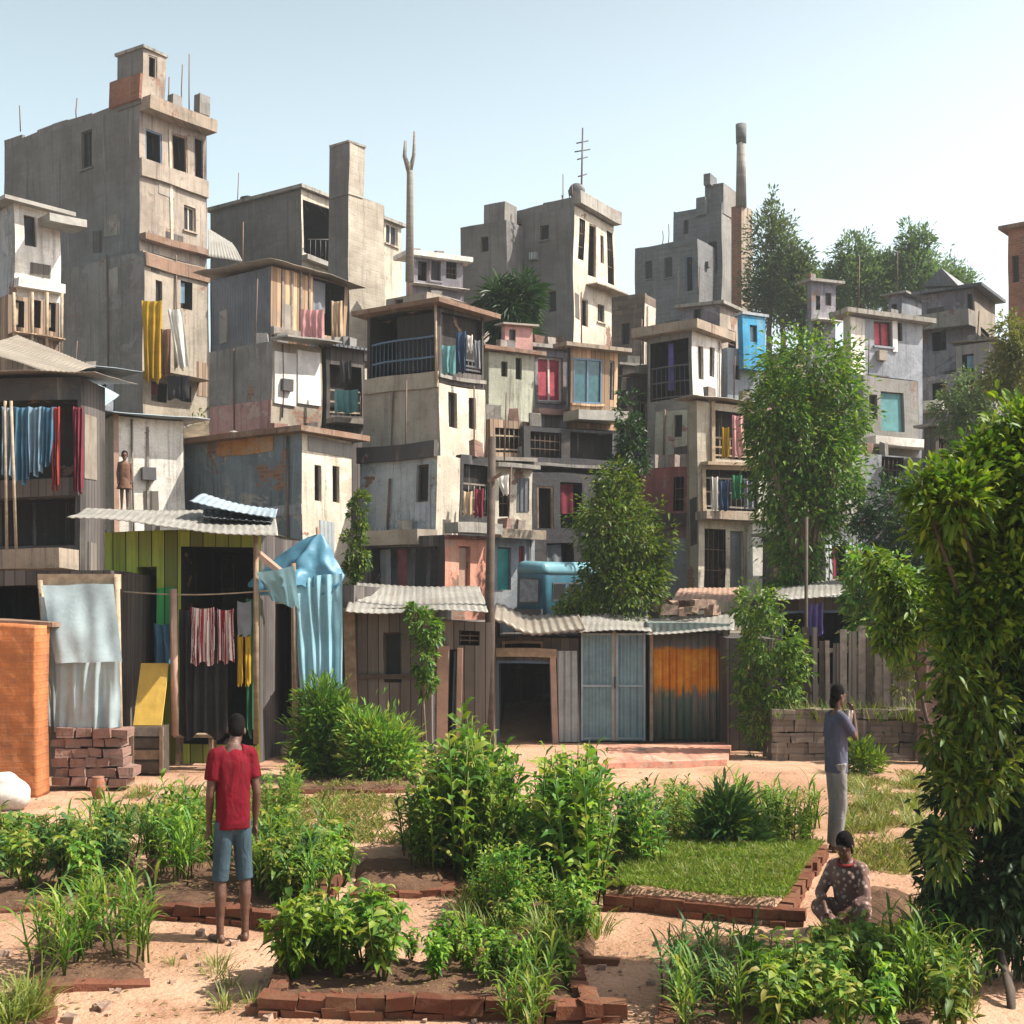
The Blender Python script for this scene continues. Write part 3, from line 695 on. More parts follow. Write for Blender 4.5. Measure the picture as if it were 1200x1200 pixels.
# --- orange banded blue house
h = H('plastered_house','blue grey plastered house with an orange band under its brown roof slab',217,355,413,508,740,27,36,'plaster_blue','plaster_cream',
  [('R',370,545,378,588,'win',{'sill':False}),('R',391,545,399,588,'win',{'sill':False})], group='houses stacked up the hillside')
h.roof('concrete_rust', .28, .12); h.ledge('L',256,509,322,529,.02,'plaster_orange','painted_band'); h.ledge('R',362,512,413,535,.02,'plaster_grey','painted_band'); h.ledge('L',217,600,355,604,.02,'plaster_bluegrey','string_course'); h.pipe('L',340,512,690)
# --- tan house with roofed terrace
h = H('tan_house','tan house with two slit windows and a dark roofed terrace with railing',427,515,568,447,540,29,38,'plaster_tan','plaster_cream',
  [('R',526,457,536,501,'win',{'sill':False}),('R',549,464,557,502,'win',{'sill':False})], group='houses stacked up the hillside')
t = h.block('terrace',429,514.5,567,358,448,29.05,38,'plank_dark','plank_dark',[('L',432,362,510,444,'log',{'d':2.0,'h':1.0}),('R',519,364,565,440,'log',{'d':1.4,'h':.3,'rail':'iron'})])
t.roof('concrete_rust', .28, .11, tr=-.01)
mb = MB(); mb.tube([h.px('L',514,447,.05),h.px('L',514,352,.05)],.035,6); mb.build('post','wood_pale',h.root)
h.ledge('L',427,446,515,452,.06,'plaster_tan','floor_band'); h.ledge('R',515,440,568,447,.05,'concrete','floor_band')
for (x0,y0,x1,y1,m,lab) in [(518,404,534,438,'c_teal','teal sheet over the terrace railing of the tan house'),(547,392,554,412,'c_white','small white cloth hanging on the terrace of the tan house'),(534,388,546,436,'c_navy','navy cloth between the teal sheet and the white cloth'),(556,398,563,432,'c_grey','grey cloth at the outer end of the tan terrace')]:
    cloth(lab,x0,y0,x1,y1,28.9 if x0<530 else 29.4,m,folds=2,group='washing on the tan terrace')
# --- pale blue house below it
h = H('plastered_house','pale blue grey house with one tall dark window under the tan house',423,511,537,535,640,27.6,36,'plaster_pale_blue','plaster_cream',
  [('L',487,545,501,588,'win'),], group='houses stacked up the hillside')
h.ledge('L',423,525,511,536,.12,'plaster_dark','string_course'); h.ledge('L',420,624,513,638,.7,'tin_rusty','canopy'); h.pipe('L',458,560,622)
h = H('salmon_house','salmon pink house front with a tall double door below a red brown ledge',430,520,570,626,720,26.6,40,'plank_dark','plaster_salmon',
  [('L',437,642,512,700,'log',{'d':1.3,'rail':None,'curtain':[(0,.2,.95,'curtain_dark'),(.25,.42,.9,'c_dark'),(.55,.7,.95,'curtain_maroon'),(.8,.97,.9,'c_grey')]}),('R',537,640,551,697,'door',{'mat':'paint_pinkwood'})], group='houses stacked up the hillside')
h.ledge('R',520,612,571,627,.4,'concrete','ledge'); h.ledge('R',520,627,571,633,.1,'plaster_red','band')
h = H('balcony_house','narrow dark house with a railed balcony beside the slit window house',532,538,574,534,628,28.4,58,'plank_dark','plaster_dark',[('R',541,545,570,606,'log',{'d':1.3,'rail':'wood_grey','h':.7})], group='houses stacked up the hillside')
cloth('pale green cloth on the narrow dark balcony',543,575,554,604,27.9,'c_tan',folds=2); cloth('dark red cloth on the narrow dark balcony',556,572,567,606,28.1,'c_maroon',folds=2)
# --- tall narrow stack in the middle
h = H('plastered_house','narrow cream green house with a pink box room on its roof',566,574,626,412,492,32.5,58,'plaster_pale_green','plaster_pale_green',[('R',604,420,611,445,'win'),('R',588,424,595,442,'win')], group='houses stacked up the hillside')
h.roof('concrete_rust', .2, .1); t = h.block('box_room',588,592,624,380,412,33.2,58,'plaster_pink','plaster_pink',[('R',597,386,604,402,'win')]); t.roof('tin_rusty',.12,.05,part='box_roof')
h = H('plank_house','upright plank house under the narrow cream green house',567,576,622,490,562,32,58,'plank_brown','plank_brown',[('R',582,500,612,532,'log',{'d':1.2,'rail':'wood_pale','h':.8})], group='houses stacked up the hillside'); h.ledge('R',570,536,622,544,.4,'wood_grey','balcony_floor')
h = H('plastered_house','pale house with a torn awning behind the utility pole',570,580,625,548,640,30,60,'plaster_warm','plaster_cream',[('R',586,560,598,606,'open')], group='houses stacked up the hillside'); h.ledge('R',576,544,626,552,.35,'concrete','ledge')
cloth('torn white awning cloth beside the utility pole',580,556,596,580,29.2,'c_white',taper=.6,skew=.3,folds=2)
h = H('plastered_house','pale teal ground floor beside the salmon house behind the pole',572,578,628,628,730,28,62,'plaster_pale_green','plaster_pale_blue',[('R',584,642,600,692,'door',{'mat':'paint_teal'}),('R',609,640,616,690,'win',{'frame':'paint_red','pane':'pane_red'})], group='houses stacked up the hillside'); h.ledge('R',574,620,628,632,.5,'concrete_warm','ledge')
# --- main grey tower house in the middle
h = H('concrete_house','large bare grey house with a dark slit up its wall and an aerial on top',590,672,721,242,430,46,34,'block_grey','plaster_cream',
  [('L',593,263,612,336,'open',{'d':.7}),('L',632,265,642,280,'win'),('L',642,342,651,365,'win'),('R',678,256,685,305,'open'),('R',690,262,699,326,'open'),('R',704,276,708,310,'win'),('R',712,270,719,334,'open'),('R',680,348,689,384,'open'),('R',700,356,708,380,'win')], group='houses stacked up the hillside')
h.parapet('block_grey', .3); h.ledge('R',688,334,722,346,.5,'concrete_warm','balcony_slab'); h.ledge('R',672,240,722,250,.3,'concrete','cornice')
t = h.block('side_wing',540,594,640,257,430,46.3,34,'block_grey','block_grey',[('L',564,278,573,294,'win')]); t = h.block('roof_box',568,592,606,236,258,46.35,34,'block_grey','plaster_grey')
h.rebar([('L',655,244,228),('L',663,244,222),('R',674,246,216),('R',690,246,226)])
# aerial
rt = empty('aerial', P(681,240,46.5), 'tall thin aerial mast with cross arms on the bare grey house', 'aerial')
mb = MB(); mb.tube([P(681,240,46.5),P(683,150,46.5)],.035,6); mb.build('mast','iron',rt)
for y, w in ((166,7),(176,9),(185,6),(205,5)):
    mb = MB(); mb.tube([P(682.5-w,y+2,46.4),P(682.5+w,y-1,46.6)],.025,5); mb.build('cross_arm','iron',rt)
mb = MB(); p = P(676,224,46.3); mb.ell(p,.3,.1,.3); mb.build('dish','iron',rt)
# --- houses right of it
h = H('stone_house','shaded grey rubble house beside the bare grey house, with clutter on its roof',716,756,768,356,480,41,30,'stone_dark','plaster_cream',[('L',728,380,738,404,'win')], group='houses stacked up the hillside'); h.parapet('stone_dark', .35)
h = H('small_house','house with a crimson curtained window in a white frame',620,626,664,408,498,34,62,'plaster_purple','plaster_purple',[('R',630,418,659,471,'win',{'frame':'paint_white','pane':'pane_red'})], group='houses stacked up the hillside')
h.ledge('R',626,478,664,488,.25,'plaster_pink','ledge'); h.roof('concrete', .15, .1)
h = H('small_house','house with a teal glazed window and an orange timber side',664,668,722,408,498,33.5,60,'plaster_dark','plank_warm',[('R',671,420,704,474,'win',{'frame':'iron_blue','pane':'pane_teal'}),('R',712,424,718,470,'open')], group='houses stacked up the hillside')
h.roof('concrete_warm', .25, .1); h.ledge('R',660,482,716,498,.8,'tin_light','awning')
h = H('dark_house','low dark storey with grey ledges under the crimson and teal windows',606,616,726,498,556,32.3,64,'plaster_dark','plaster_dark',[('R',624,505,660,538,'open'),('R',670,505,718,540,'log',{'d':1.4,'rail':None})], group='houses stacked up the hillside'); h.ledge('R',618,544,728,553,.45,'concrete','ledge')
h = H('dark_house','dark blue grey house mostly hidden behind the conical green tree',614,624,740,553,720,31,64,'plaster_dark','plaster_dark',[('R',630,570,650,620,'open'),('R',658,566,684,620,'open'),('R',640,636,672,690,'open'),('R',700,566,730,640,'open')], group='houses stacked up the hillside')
h = H('dark_house','dark filler house with painted-in shade in the gap beside the veranda of white pillars',690,758,790,455,730,37,36,'plaster_dark','plaster_dark',[('L',722,480,742,520,'open'),('L',716,560,740,610,'open')], group='houses stacked up the hillside')  # shade between houses put into the dark wall colour
# --- balcony house with tan awning
h = H('balcony_house','house with a tan awning over a dark balcony and a sunlit white end',758,812,846,388,490,35,36,'plaster_grey','plaster_white',
  [('L',761,402,808,466,'log',{'d':1.6,'rail':'iron','curtain':[(.5,.62,.8,'c_violet')]}),('R',819,404,825,445,'win',{'sill':False}),('R',832,406,838,442,'win',{'sill':False})], group='houses stacked up the hillside')
h.roof('concrete_warm', .3, .24)
h = H('plastered_house','pale patched wall house below the tan awning, orange timber at its end',768,836,852,476,548,34,36,'plaster_pale_green','plank_orange',[('L',790,486,800,512,'win')], group='houses stacked up the hillside'); h.ledge('L',768,536,836,546,.3,'concrete','ledge'); h.pipe('L',780,480,540); 
h = H('red_house','dusty red walled house with a blue base and cluttered yard side',750,814,832,546,730,32,38,'plaster_red','plaster_tan',[('L',788,560,800,600,'open'),('L',775,640,790,690,'door',{'mat':'plank_dark'})], group='houses stacked up the hillside'); h.ledge('L',750,632,814,700,.03,'plaster_bluegrey','painted_base'); h.ledge('L',750,606,814,616,.3,'wood_dark','ledge')
# --- veranda house
h = H('veranda_house','pale two storey veranda house with washing, teal door and white end pillar',806,818,898,470,735,30,64,'plaster_tan','plaster_cream',
  [('R',834,480,888,540,'log',{'d':1.5,'rail':'wood_pale','h':.5}),('R',828,550,890,600,'log',{'d':1.5,'rail':'wood_grey','h':.75}),('R',825,620,850,690,'open',{'d':1.4}),('R',855,622,871,690,'door',{'mat':'plaster_bluegrey'})], group='houses stacked up the hillside')
h.roof('tin_rusty', .3, .07, corr=True); h.ledge('R',814,601,902,613,.5,'concrete_warm','balcony_floor'); h.ledge('R',875,612,896,700,.25,'plaster_white','pillar'); h.ledge('R',888,528,897,601,.06,'plaster_white','pillar'); h.ledge('R',822,541,898,549,.3,'wood_pale','balcony_floor')
for x in (834,822): h.ledge('R',x,470 if x == 834 else 548,x+4,601 if x == 822 else 541,.06,'wood_pale','post')
for (x0,y0,x1,y1,m,lab) in [(834,558,842,598,'c_white','white cloth on the lower veranda beside the tree'),(843,562,855,598,'c_navy','navy cloth on the lower veranda beside the tree'),(858,556,870,585,'c_green','green cloth on the lower veranda beside the tree'),(872,560,884,596,'c_grey','grey cloth on the lower veranda beside the tree'),(858,486,872,535,'c_pink','dusty pink cloth on the upper veranda beside the tree'),(846,500,855,536,'c_yellow','dull yellow cloth on the upper veranda beside the tree')]:
    cloth(lab,x0,y0,x1,y1,29.6,m,folds=2,group='washing on the pale veranda')
# --- bright blue tower room
h = H('blue_house','bright blue painted tower room on a pale blue lower storey',846,853,890,408,500,39.5,60,'plaster_bluegrey','plaster_pale_blue',[('R',860,428,868,446,'win')], group='houses stacked up the hillside')
t = h.block('tower_room',866,872,897,368,432,39.4,60,'plaster_bright_blue','plaster_bright_blue',[('R',880,380,888,402,'win',{'pane':'pane_teal'})]); t.roof('plaster_pale_blue',.08,.08,part='tower_roof')
h = H('plastered_house','low grey house tucked below the blue tower room',842,850,905,470,560,37,60,'plaster_grey','plaster_pink',[('R',858,486,872,515,'open')], group='houses stacked up the hillside')
h = H('plastered_house','grey purple house between the tan awning and the blue tower room',800,842,872,356,470,42,36,'plaster_purple','plaster_warm',[('L',812,364,820,380,'win'),('R',852,386,862,412,'open')], group='houses stacked up the hillside'); h.roof('concrete', .2, .1)
# --- far grey terraced ruin with chimney
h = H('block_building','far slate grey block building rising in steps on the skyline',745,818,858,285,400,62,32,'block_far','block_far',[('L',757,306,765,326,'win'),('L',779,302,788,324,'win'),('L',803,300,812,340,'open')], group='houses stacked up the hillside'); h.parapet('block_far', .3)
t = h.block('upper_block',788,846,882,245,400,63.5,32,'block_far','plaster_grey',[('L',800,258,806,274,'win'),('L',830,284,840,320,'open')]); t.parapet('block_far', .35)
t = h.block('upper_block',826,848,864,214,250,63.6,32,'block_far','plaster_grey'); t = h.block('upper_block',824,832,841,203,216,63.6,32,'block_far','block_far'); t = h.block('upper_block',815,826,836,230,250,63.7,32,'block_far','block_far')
h.rebar([('L',782,286,262),('L',775,286,270)])
rt = empty('chimney', P(868,360,60), 'slender tall grey chimney stack on the skyline beside the block building', 'chimney')
mb = MB(); mb.tube([P(868.5,243,60),P(868.5,150,60)],[.26,.19],12); mb.build('stack','concrete',rt)
mb = MB(); mb.tube([P(868.5,168,60),P(868.5,146,60)],[.24,.26],12); mb.build('stack_cap','block_far',rt)
t = House(None,None,857,869,882,240,365,59.8,40,'brick_red','concrete_warm',[],parent=rt,part='base')
# --- right hand slope
h = H('plastered_house','small lilac grey house on the slope above the spreading green tree',945,950,978,330,420,48,60,'plaster_purple','plaster_purple',[('R',955,346,960,364,'open'),('R',966,344,973,360,'win')], group='houses stacked up the hillside'); h.roof('concrete', .25, .1); h.ledge('R',950,374,978,380,.4,'plaster_white','awning')
h = H('plastered_house','pale house with a maroon curtained window and a mossy roof slab',988,996,1082,370,446,36,64,'plaster_pale_green','plaster_bluegrey',[('R',1024,372,1045,406,'win',{'pane':'pane_red','frame':'wood_dark'}),('R',1052,378,1058,400,'win')], group='houses stacked up the hillside'); h.roof('concrete', .3, .14)
h.ledge('R',996,372,1012,440,.04,'plaster_white','pillar'); h.ledge('R',1045,376,1051,412,.05,'paint_white','shutter')
h = H('plastered_house','grey house with a turquoise curtained door above a pale ledge',1000,1012,1077,440,540,35.4,64,'plaster_purple','plaster_grey',[('R',1031,458,1058,507,'door',{'mat':'c_teal'}),('R',1018,462,1027,492,'win')], group='houses stacked up the hillside'); h.ledge('R',1010,514,1078,528,.55,'plaster_white','balcony_slab')
h = H('plastered_house','lowest shaded grey house under the turquoise door ledge',985,1000,1085,532,740,34,62,'plaster_grey','plaster_bluegrey',[('R',1034,536,1058,580,'open'),('R',1004,560,1016,600,'win')], group='houses stacked up the hillside')
h = H('plastered_house','far grey house with a small dark gable on its flat roof',1080,1142,1168,338,470,44,36,'plaster_purple','plaster_warm',[('L',1092,386,1108,410,'open'),('L',1134,345,1140,366,'win'),('R',1148,384,1160,404,'open')], group='houses stacked up the hillside'); h.roof('tin_dark', .3, .1); h.ledge('L',1078,374,1142,384,.7,'concrete','balcony_slab')
mb = MB(); w = [h.px('L',1085,338,.4), h.px('L',1108,318,.4), h.px('L',1128,338,.4)]
mb.add([*w, *[p + h.Rd*3.5 for p in w]], [(0,1,2),(3,5,4),(0,3,4,1),(1,4,5,2),(2,5,3,0)]); mb.build('gable_roof','tin_dark',h.root)
h = H('brick_house','brown sunlit brick house standing alone at the end of the skyline',1183,1215,1290,264,420,40,40,'brick_red','concrete_warm',[('L',1188,300,1196,330,'win')], group='houses stacked up the hillside'); h.roof('concrete_rust', .25, .12)
h = H('plastered_house','dim violet grey house seen between the shrubs on the slope',1078,1150,1230,436,720,38,34,'plaster_purple','plaster_purple',[('L',1092,450,1108,480,'open'),('L',1120,448,1140,490,'open')], group='houses stacked up the hillside'); h.ledge('L',1080,474,1110,482,.6,'plaster_white','awning')
h = H('small_house','small pinkish house with a white slab roof beside the forked pole',476,484,542,300,360,43,60,'plaster_pink','plaster_purple',[('R',490,305,500,330,'open'),('R',505,304,516,330,'win'),('R',522,304,534,328,'open')], group='houses stacked up the hillside'); h.roof('plaster_white', .3, .16); h.ledge('R',480,334,544,342,.4,'plaster_white','balcony_slab')
h = H('plastered_house','weathered house filling the gap below the small pinkish house',452,500,575,342,460,37,38,'plaster_warm','plaster_warm',[('L',462,352,472,376,'win')], group='houses stacked up the hillside')
h = H('plastered_house','plain grey house filling the slope under the bare grey house',570,640,722,398,520,38,36,'plaster_grey','plaster_warm',[], group='houses stacked up the hillside')
h = H('plastered_house','plain brown house low on the slope behind the blue banded house',380,420,470,500,720,33,38,'plaster_warm','plaster_warm',[], group='houses stacked up the hillside')
for k,(lab,xl,xc,xr,yt,yb,D,a,wl,wr,ops) in enumerate([
 ('little pale hut wedged between the spreading tree and the shaded grey house',960,972,1004,556,640,31,60,'plaster_grey','plaster_white',[('R',980,575,990,610,'open')]),
 ('low rusty tin hut under the little pale hut',955,966,1012,618,720,29,62,'tin_rusty','tin_grey',[('R',975,640,992,690,'open')]),
 ('dark timber hut at the foot of the spreading tree',895,906,950,628,720,29.5,62,'plank_dark','plank_brown',[('R',915,645,930,700,'open')]),
 ('small red brown hut with a tin roof beyond the white end pillar',880,888,940,560,650,33,62,'plaster_red','plaster_tan',[('R',900,580,912,610,'win')]),
 ('tiny violet house squeezed above the mossy roof slab',1040,1056,1088,344,400,46,40,'plaster_purple','plaster_bluegrey',[('L',1044,356,1050,370,'win')]),
 ('grey box house stepping down beside the dim violet house',1120,1160,1190,400,470,40,38,'plaster_grey','plaster_purple',[('L',1128,415,1142,440,'open')]),
 ('dim timber house below the grey box house',1082,1096,1130,500,600,34,60,'plank_dark','plank_grey',[('R',1100,515,1116,550,'open')]),
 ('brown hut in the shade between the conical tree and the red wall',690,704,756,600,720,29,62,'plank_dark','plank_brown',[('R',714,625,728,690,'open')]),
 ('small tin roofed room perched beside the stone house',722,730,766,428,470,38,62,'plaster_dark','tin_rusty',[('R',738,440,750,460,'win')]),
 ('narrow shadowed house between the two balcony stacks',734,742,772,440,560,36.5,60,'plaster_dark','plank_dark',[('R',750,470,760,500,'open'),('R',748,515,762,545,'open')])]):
    h = H('small_house',lab,xl,xc,xr,yt,yb,D,a,wl,wr,ops,group='houses stacked up the hillside'); h.roof('tin_rusty' if k%2 else 'concrete', .2, .07, corr=bool(k%2))
# bare forked pole
mb = MB(); mb.tube([P(480,330,39),P(480.5,205,39),P(479,192,39)],[.13,.10,.09],8); mb.tube([P(479.5,200,39),P(474,183,39),P(475,165,39)],[.09,.06,.04],6); mb.tube([P(480,202,39),P(485,182,39),P(486,154,39)],[.08,.06,.04],6)
o = mb.build('forked_pole','bark_grey'); tag(o,'bare forked wooden pole rising beside the stair tower house','pole')
# washing on the beige house
cloth('long yellow cloth hanging down the beige plastered house',166,352,190,446,40.2,'c_yellow','laundry',folds=3,amp=.1,skew=.05,taper=.2)
cloth('white cloth slung diagonally across the beige plastered house',196,362,212,432,39.9,'c_white','laundry',folds=2,amp=.1,skew=.75)
cloth('brown cloth hanging between the yellow and the white cloth',188,385,200,440,40.0,'c_brown','laundry',folds=2,amp=.08)
cloth('dark cloth drooping below the beige house balcony',196,440,222,468,39.9,'c_dark','laundry',folds=3)

rr_ = random.Random(21)
for h_ in ALLH: clutter(h_, rr_)
# ================================================================== the row of shacks along the yard
SG = 'shacks along the yard'
def FR(name, label, xl, xr, yt, D, wall, ops=(), dep=3.0, wr=None, a=3, group=SG, cat='shack'):
    zb = HY + CH*F/D + 4
    return House(name, label, xl, xr, None, yt, zb, D, a, wall, wr, ops, dep, group=group, cat=cat)
# green and olive shack with the deep veranda
h = FR('plank_shack','olive and green plank shack with a deep dark veranda full of washing',122,304,622,19.6,'plank_olive',
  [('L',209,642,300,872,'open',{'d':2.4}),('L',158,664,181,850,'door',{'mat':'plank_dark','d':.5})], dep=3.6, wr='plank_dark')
h.ledge('L',127,686,157,860,.03,'plank_green','painted_boards'); h.ledge('L',182,690,203,800,.03,'plank_green','painted_boards')
h.ledge('L',304-20,640,304,880,.05,'wood_dark','jamb') if False else None
FR('board_shack','dark board shack side behind the blue tarpaulin',300,418,688,20.6,'plank_dark',[('L',306,705,346,850,'open',{'d':1.6})],dep=3)
sheet('broad pale tin roof sheet over the olive and green shack', [P(78,606,18.3),P(326,628,18.4),P(322,600,21.6),P(106,596,21.6)], 'tin_light', group='roof sheets of the yard shacks')
sheet('loose light tin sheet lying on top of the broad pale roof', [P(222,588,19.8),P(322,606,19.8),P(326,597,21.2),P(240,580,21.2)], 'tin_blue', sag=.06)
sheet('dark warped tin sheet under the loose light one', [P(236,604,19.5),P(318,612,19.5),P(322,602,21.0),P(240,596,21.0)], 'tin_dark', sag=.05)
post('pale peeled post at the corner of the dark veranda',[P(205,862,18.7),P(203,690,18.7)],.055,'paint_pinkwood','post','post',n=8)
post('thin dark post holding the outer end of the broad pale roof',[P(300,872,18.7),P(300,622,18.7)],.04,'wood','post','post',n=8)
mb = MB(); mb.tube([P(128+i*21,692+5*math.sin(i/9*math.pi),18.75) for i in range(10)],.012,5); tag(mb.build('clothes_line','wood_pale'),'sagging clothes line strung across the green shack front','clothes line')
VG = 'washing on the shack line'
cloth('red and white striped cloth hanging in the dark veranda',224,711,252,778,18.8,'c_stripe',folds=4,group=VG); cloth('second striped cloth, pinker and narrower, beside the first',254,713,274,776,18.85,'c_stripe',folds=3,group=VG)
cloth('dark grey blanket hanging behind the striped cloths',210,714,268,862,19.15,'c_dark',folds=5,amp=.08,group=VG); cloth('dark green cloth at the inner edge of the dark veranda',288,700,299,860,19.2,'c_green',folds=2,group=VG)
cloth('blue cloth hanging below the green boards',180,730,199,778,19.2,'plastic_blue' if False else 'c_blue',folds=2,group=VG)
rt = empty('trousers', P(286,802,18.8), 'grey and yellow trousers hanging by the waist from the clothes line', 'laundry', VG)
cloth('',278,704,294,745,18.8,'c_grey',root=rt,name='waist',folds=1,amp=.03,nu=12); cloth('',278,744,285,803,18.8,'c_yellow',root=rt,name='leg',folds=1,amp=.03,nu=10); cloth('',287,744,294,803,18.8,'c_yellow',root=rt,name='leg',folds=1,amp=.03,nu=10)
# yellow chair-like board
mb = MB(); p = P(156,850,18.4); q = P(189,850,18.4); w = (q-p); t_ = Vector((.02,.35,.94))*(76/F*18.4)
mb.obox(p, w, (0,.04,0), t_); o = mb.build('leaning_board','paint_yellow'); tag(o,'ochre yellow board leaning against the green shack doorway','board')
# tarp shelter in front
rt = empty('tarp_shelter', G(100,924), 'lean-to of pale plastic sheeting under a weathered beam above a brick heap', 'shelter')
mb = MB(); mb.obox(P(44,690,17.2), P(134,690,17.2)-P(44,690,17.2), (0,.3,0), (0,0,.2)); mb.build('beam','wood_pale',rt)
mb = MB(); mb.tube([P(142,930,17.0),P(137,676,17.2)],.04,7); mb.build('post','wood_pale',rt)
mb = MB(); mb.tube([P(62,860,17.1),P(47,680,17.2)],.035,7); mb.build('post','wood_pale',rt)
def tarp_pt(x0,y0,x1,y1,x2,y2,x3,y3,D0,D1,amp,ph,fo):
    a,b,c,d = P(x0,y0,D0),P(x1,y1,D0),P(x2,y2,D1),P(x3,y3,D1)
    def fn(i,j):
        p = (a*(1-i)+b*i)*(1-j)+(d*(1-i)+c*i)*j
        return p + Vector((0, amp*(.6*math.sin(i*fo*6.28+ph+1.2*j+2.2*noise.noise(Vector((i*2.5,ph,j*.6))))+1.3*noise.noise(Vector((i*fo*2.4,ph+5,j*.8))))*(.4+.6*j) + .06*noise.noise(p*1.7+Vector((ph,0,0))), .02*noise.noise(p*3)))
    return fn
mb = MB(); mb.grid(tarp_pt(48,686,133,684,143,775,64,778,17.1,16.75,.03,1,2),30,20); mb.build('tarp','tarp_white',rt)
mb = MB(); mb.grid(tarp_pt(66,772,140,770,140,852,62,858,16.95,16.95,.05,2,5),40,16); mb.build('curtain','tarp_white',rt)
mb = MB(); mb.grid(tarp_pt(48,700,62,700,74,858,58,850,17.15,17.1,.03,4,2),10,16); mb.build('side_flap','tarp_white',rt)
FR('board_shack','low dark board shack behind the orange brick pier',-80,128,672,18.2,'plank_dark',[('L',-40,690,52,735,'open',{'d':1.5})],dep=2.2)
mb = MB()
for r_ in range(6):
    x = 60 + (r_%2)*5
    while x < 140:
        w = R.uniform(13,24); p = P(x, 922-r_*11.5, 16.85+R.uniform(-.05,.05))
        mb.obox(p, (w/F*17*.96,R.uniform(-.03,.03),0), (0,.4,0), (0,0,.115), 0, .018); x += w+.8
tag(mb.build('brick_heap','brick_pink'),'stacked heap of pinkish bricks below the plastic sheeting','brick heap')
# orange painted brick pier
rt = empty('brick_pier', G(28,931), 'tall orange painted brick pier standing beside the plastic sheeting', 'wall'); WARP.add(rt.name)
mb = MB(); p = P(-30,931,16.7); q_ = P(57,931,16.7); hh = 200/F*16.7
mb.grid(lambda i,j: p.lerp(q_,i)+Vector((0,.012*noise.noise(Vector((i*7,j*14,3))),hh*j)),24,44,thick=-.45); mb.build('pier','brick_orange',rt)
mb = MB(); p = P(-32,733,16.6); mb.obox(p, P(60,733,16.6)-p,(0,.55,0),(0,0,.06)); mb.build('coping','concrete_rust',rt)
def sack(label, px, py, rx, ry, rz, mat, group=None):
    c = G(px, py); mb = MB(); mb.ell(c+Vector((0,0,rz*.82)), rx, ry, rz, None, 26, 16)
    mb.v = [tuple(Vector(v) + (Vector(v)-c).normalized()*.09*noise.noise(Vector(v)*5+Vector((px,0,0))) ) for v in mb.v]
    mb.v = [(v[0],v[1],max(v[2],.0)) for v in mb.v]
    tag(mb.build('sack',mat),label,'sack',group)
sack('bulging white sack on the sand in front of the orange brick pier',8,949,.28,.22,.24,'sack')
sack('pale sack beside the shadowed blue tarpaulin',322,884,.16,.16,.22,'sack','sacks by the shacks'); sack('brown sack slumped behind the red shirted man',272,893,.22,.2,.2,'sack_brown','sacks by the shacks'); sack('small grey sack at the foot of the blue tarpaulin',340,889,.14,.13,.16,'sack_brown','sacks by the shacks')
rt = empty('bench', G(222,897), 'rough wooden bench standing before the dark veranda', 'bench')
mb = MB(); p = G(203,897)+Vector((0,0,.42)); mb.obox(p,(.62,0,0),(0,.3,0),(0,0,.05)); mb.build('seat','wood_pale',rt)
for dx in (.03,.53):
    for dy in (.02,.22): mb = MB(); mb.obox(G(203,897)+Vector((dx,dy,0)),(.06,0,0),(0,.06,0),(0,0,.42)); mb.build('leg','wood',rt)
for (px,py,r_,hh,mat,lab) in ((155,905,.13,.25,'wood','small brown basket beside the shelter post'),):
    c = G(px,py); rt = empty('basket', c, lab, 'basket'); mb = MB(); mb.tube([c,c+Vector((0,0,hh*.5)),c+Vector((0,0,hh))],[r_*.75,r_,r_*.9],16); mb.build('body',mat,rt); mb = MB(); mb.tube([c+Vector((r_*.93*math.cos(k*.4),r_*.93*math.sin(k*.4),hh)) for k in range(17)],.018,6); mb.build('rim','wood_pale',rt)
rt = empty('crate', P(172,906,18.45), 'dark slatted wooden crate holding up the yellow board', 'crate')
w_ = 38/F*18.45; o_ = P(153,906,18.3); hh = 54/F*18.45
for k in range(4): mb = MB(); mb.obox(o_+Vector((0,0,.03+k*hh/4)),(w_,0,0),(0,.02,0),(0,0,hh/4-.035)); mb.build('slat',['wood_dark','wood','wood_dark','wood_grey'][k],rt)
mb = MB(); mb.obox(o_+Vector((.012,.024,0)),(w_-.024,0,0),(0,.34,0),(0,0,hh-.005)); mb.build('box','wood_dark',rt)
for x in (0.,w_-.05): mb = MB(); mb.obox(o_+Vector((x,-.023,0)),(.05,0,0),(0,.02,0),(0,0,hh)); mb.build('corner_batten','wood',rt)
c = G(115,936); mb = MB(); mb.tube([c,c+Vector((0,0,.14)),c+Vector((0,0,.26)),c+Vector((0,0,.28))],[.06,.1,.07,.075],14); tag(mb.build('clay_pot','brick_red'),'small dark clay pot on the sand before the brick heap','pot')
# blue tarp tent
rt = empty('tarp_tent', G(372,905), 'light blue tarpaulin gathered to a peak over a pole', 'tarpaulin shelter')
mb = MB()
def peak(i, j):
    a = -2.9 + i*4.3; c = P(374,626,19.2); e = j**.72
    r_ = .03 + e*(.52+.16*math.sin(i*5+1))*(1+.12*math.sin(i*23))
    p = c + Vector((r_*math.sin(a)*1.15 - .20*e*(1+.3*math.sin(i*4)), -r_*math.cos(a)*.8, -.72*j - .10*math.sin(i*17)*e - .12*e*math.sin(i*3.1)))
    return p + Vector((noise.noise(p*4)*.13*j, noise.noise(p*5)*.15*j, noise.noise(p*6)*.10*j + noise.noise(p*13)*.03*j))
mb.grid(peak, 60, 14); mb.build('canopy','tarp_deep',rt)
mb = MB(); mb.grid(tarp_pt(341,676,401,672,402,806,352,812,19.0,18.75,.07,2,4.5),50,22); mb.build('curtain','tarp_blue',rt)
mb = MB(); mb.grid(tarp_pt(300,672,345,664,352,715,318,704,18.6,18.9,.08,1,2),24,10); mb.build('awning','tarp_blue',rt)
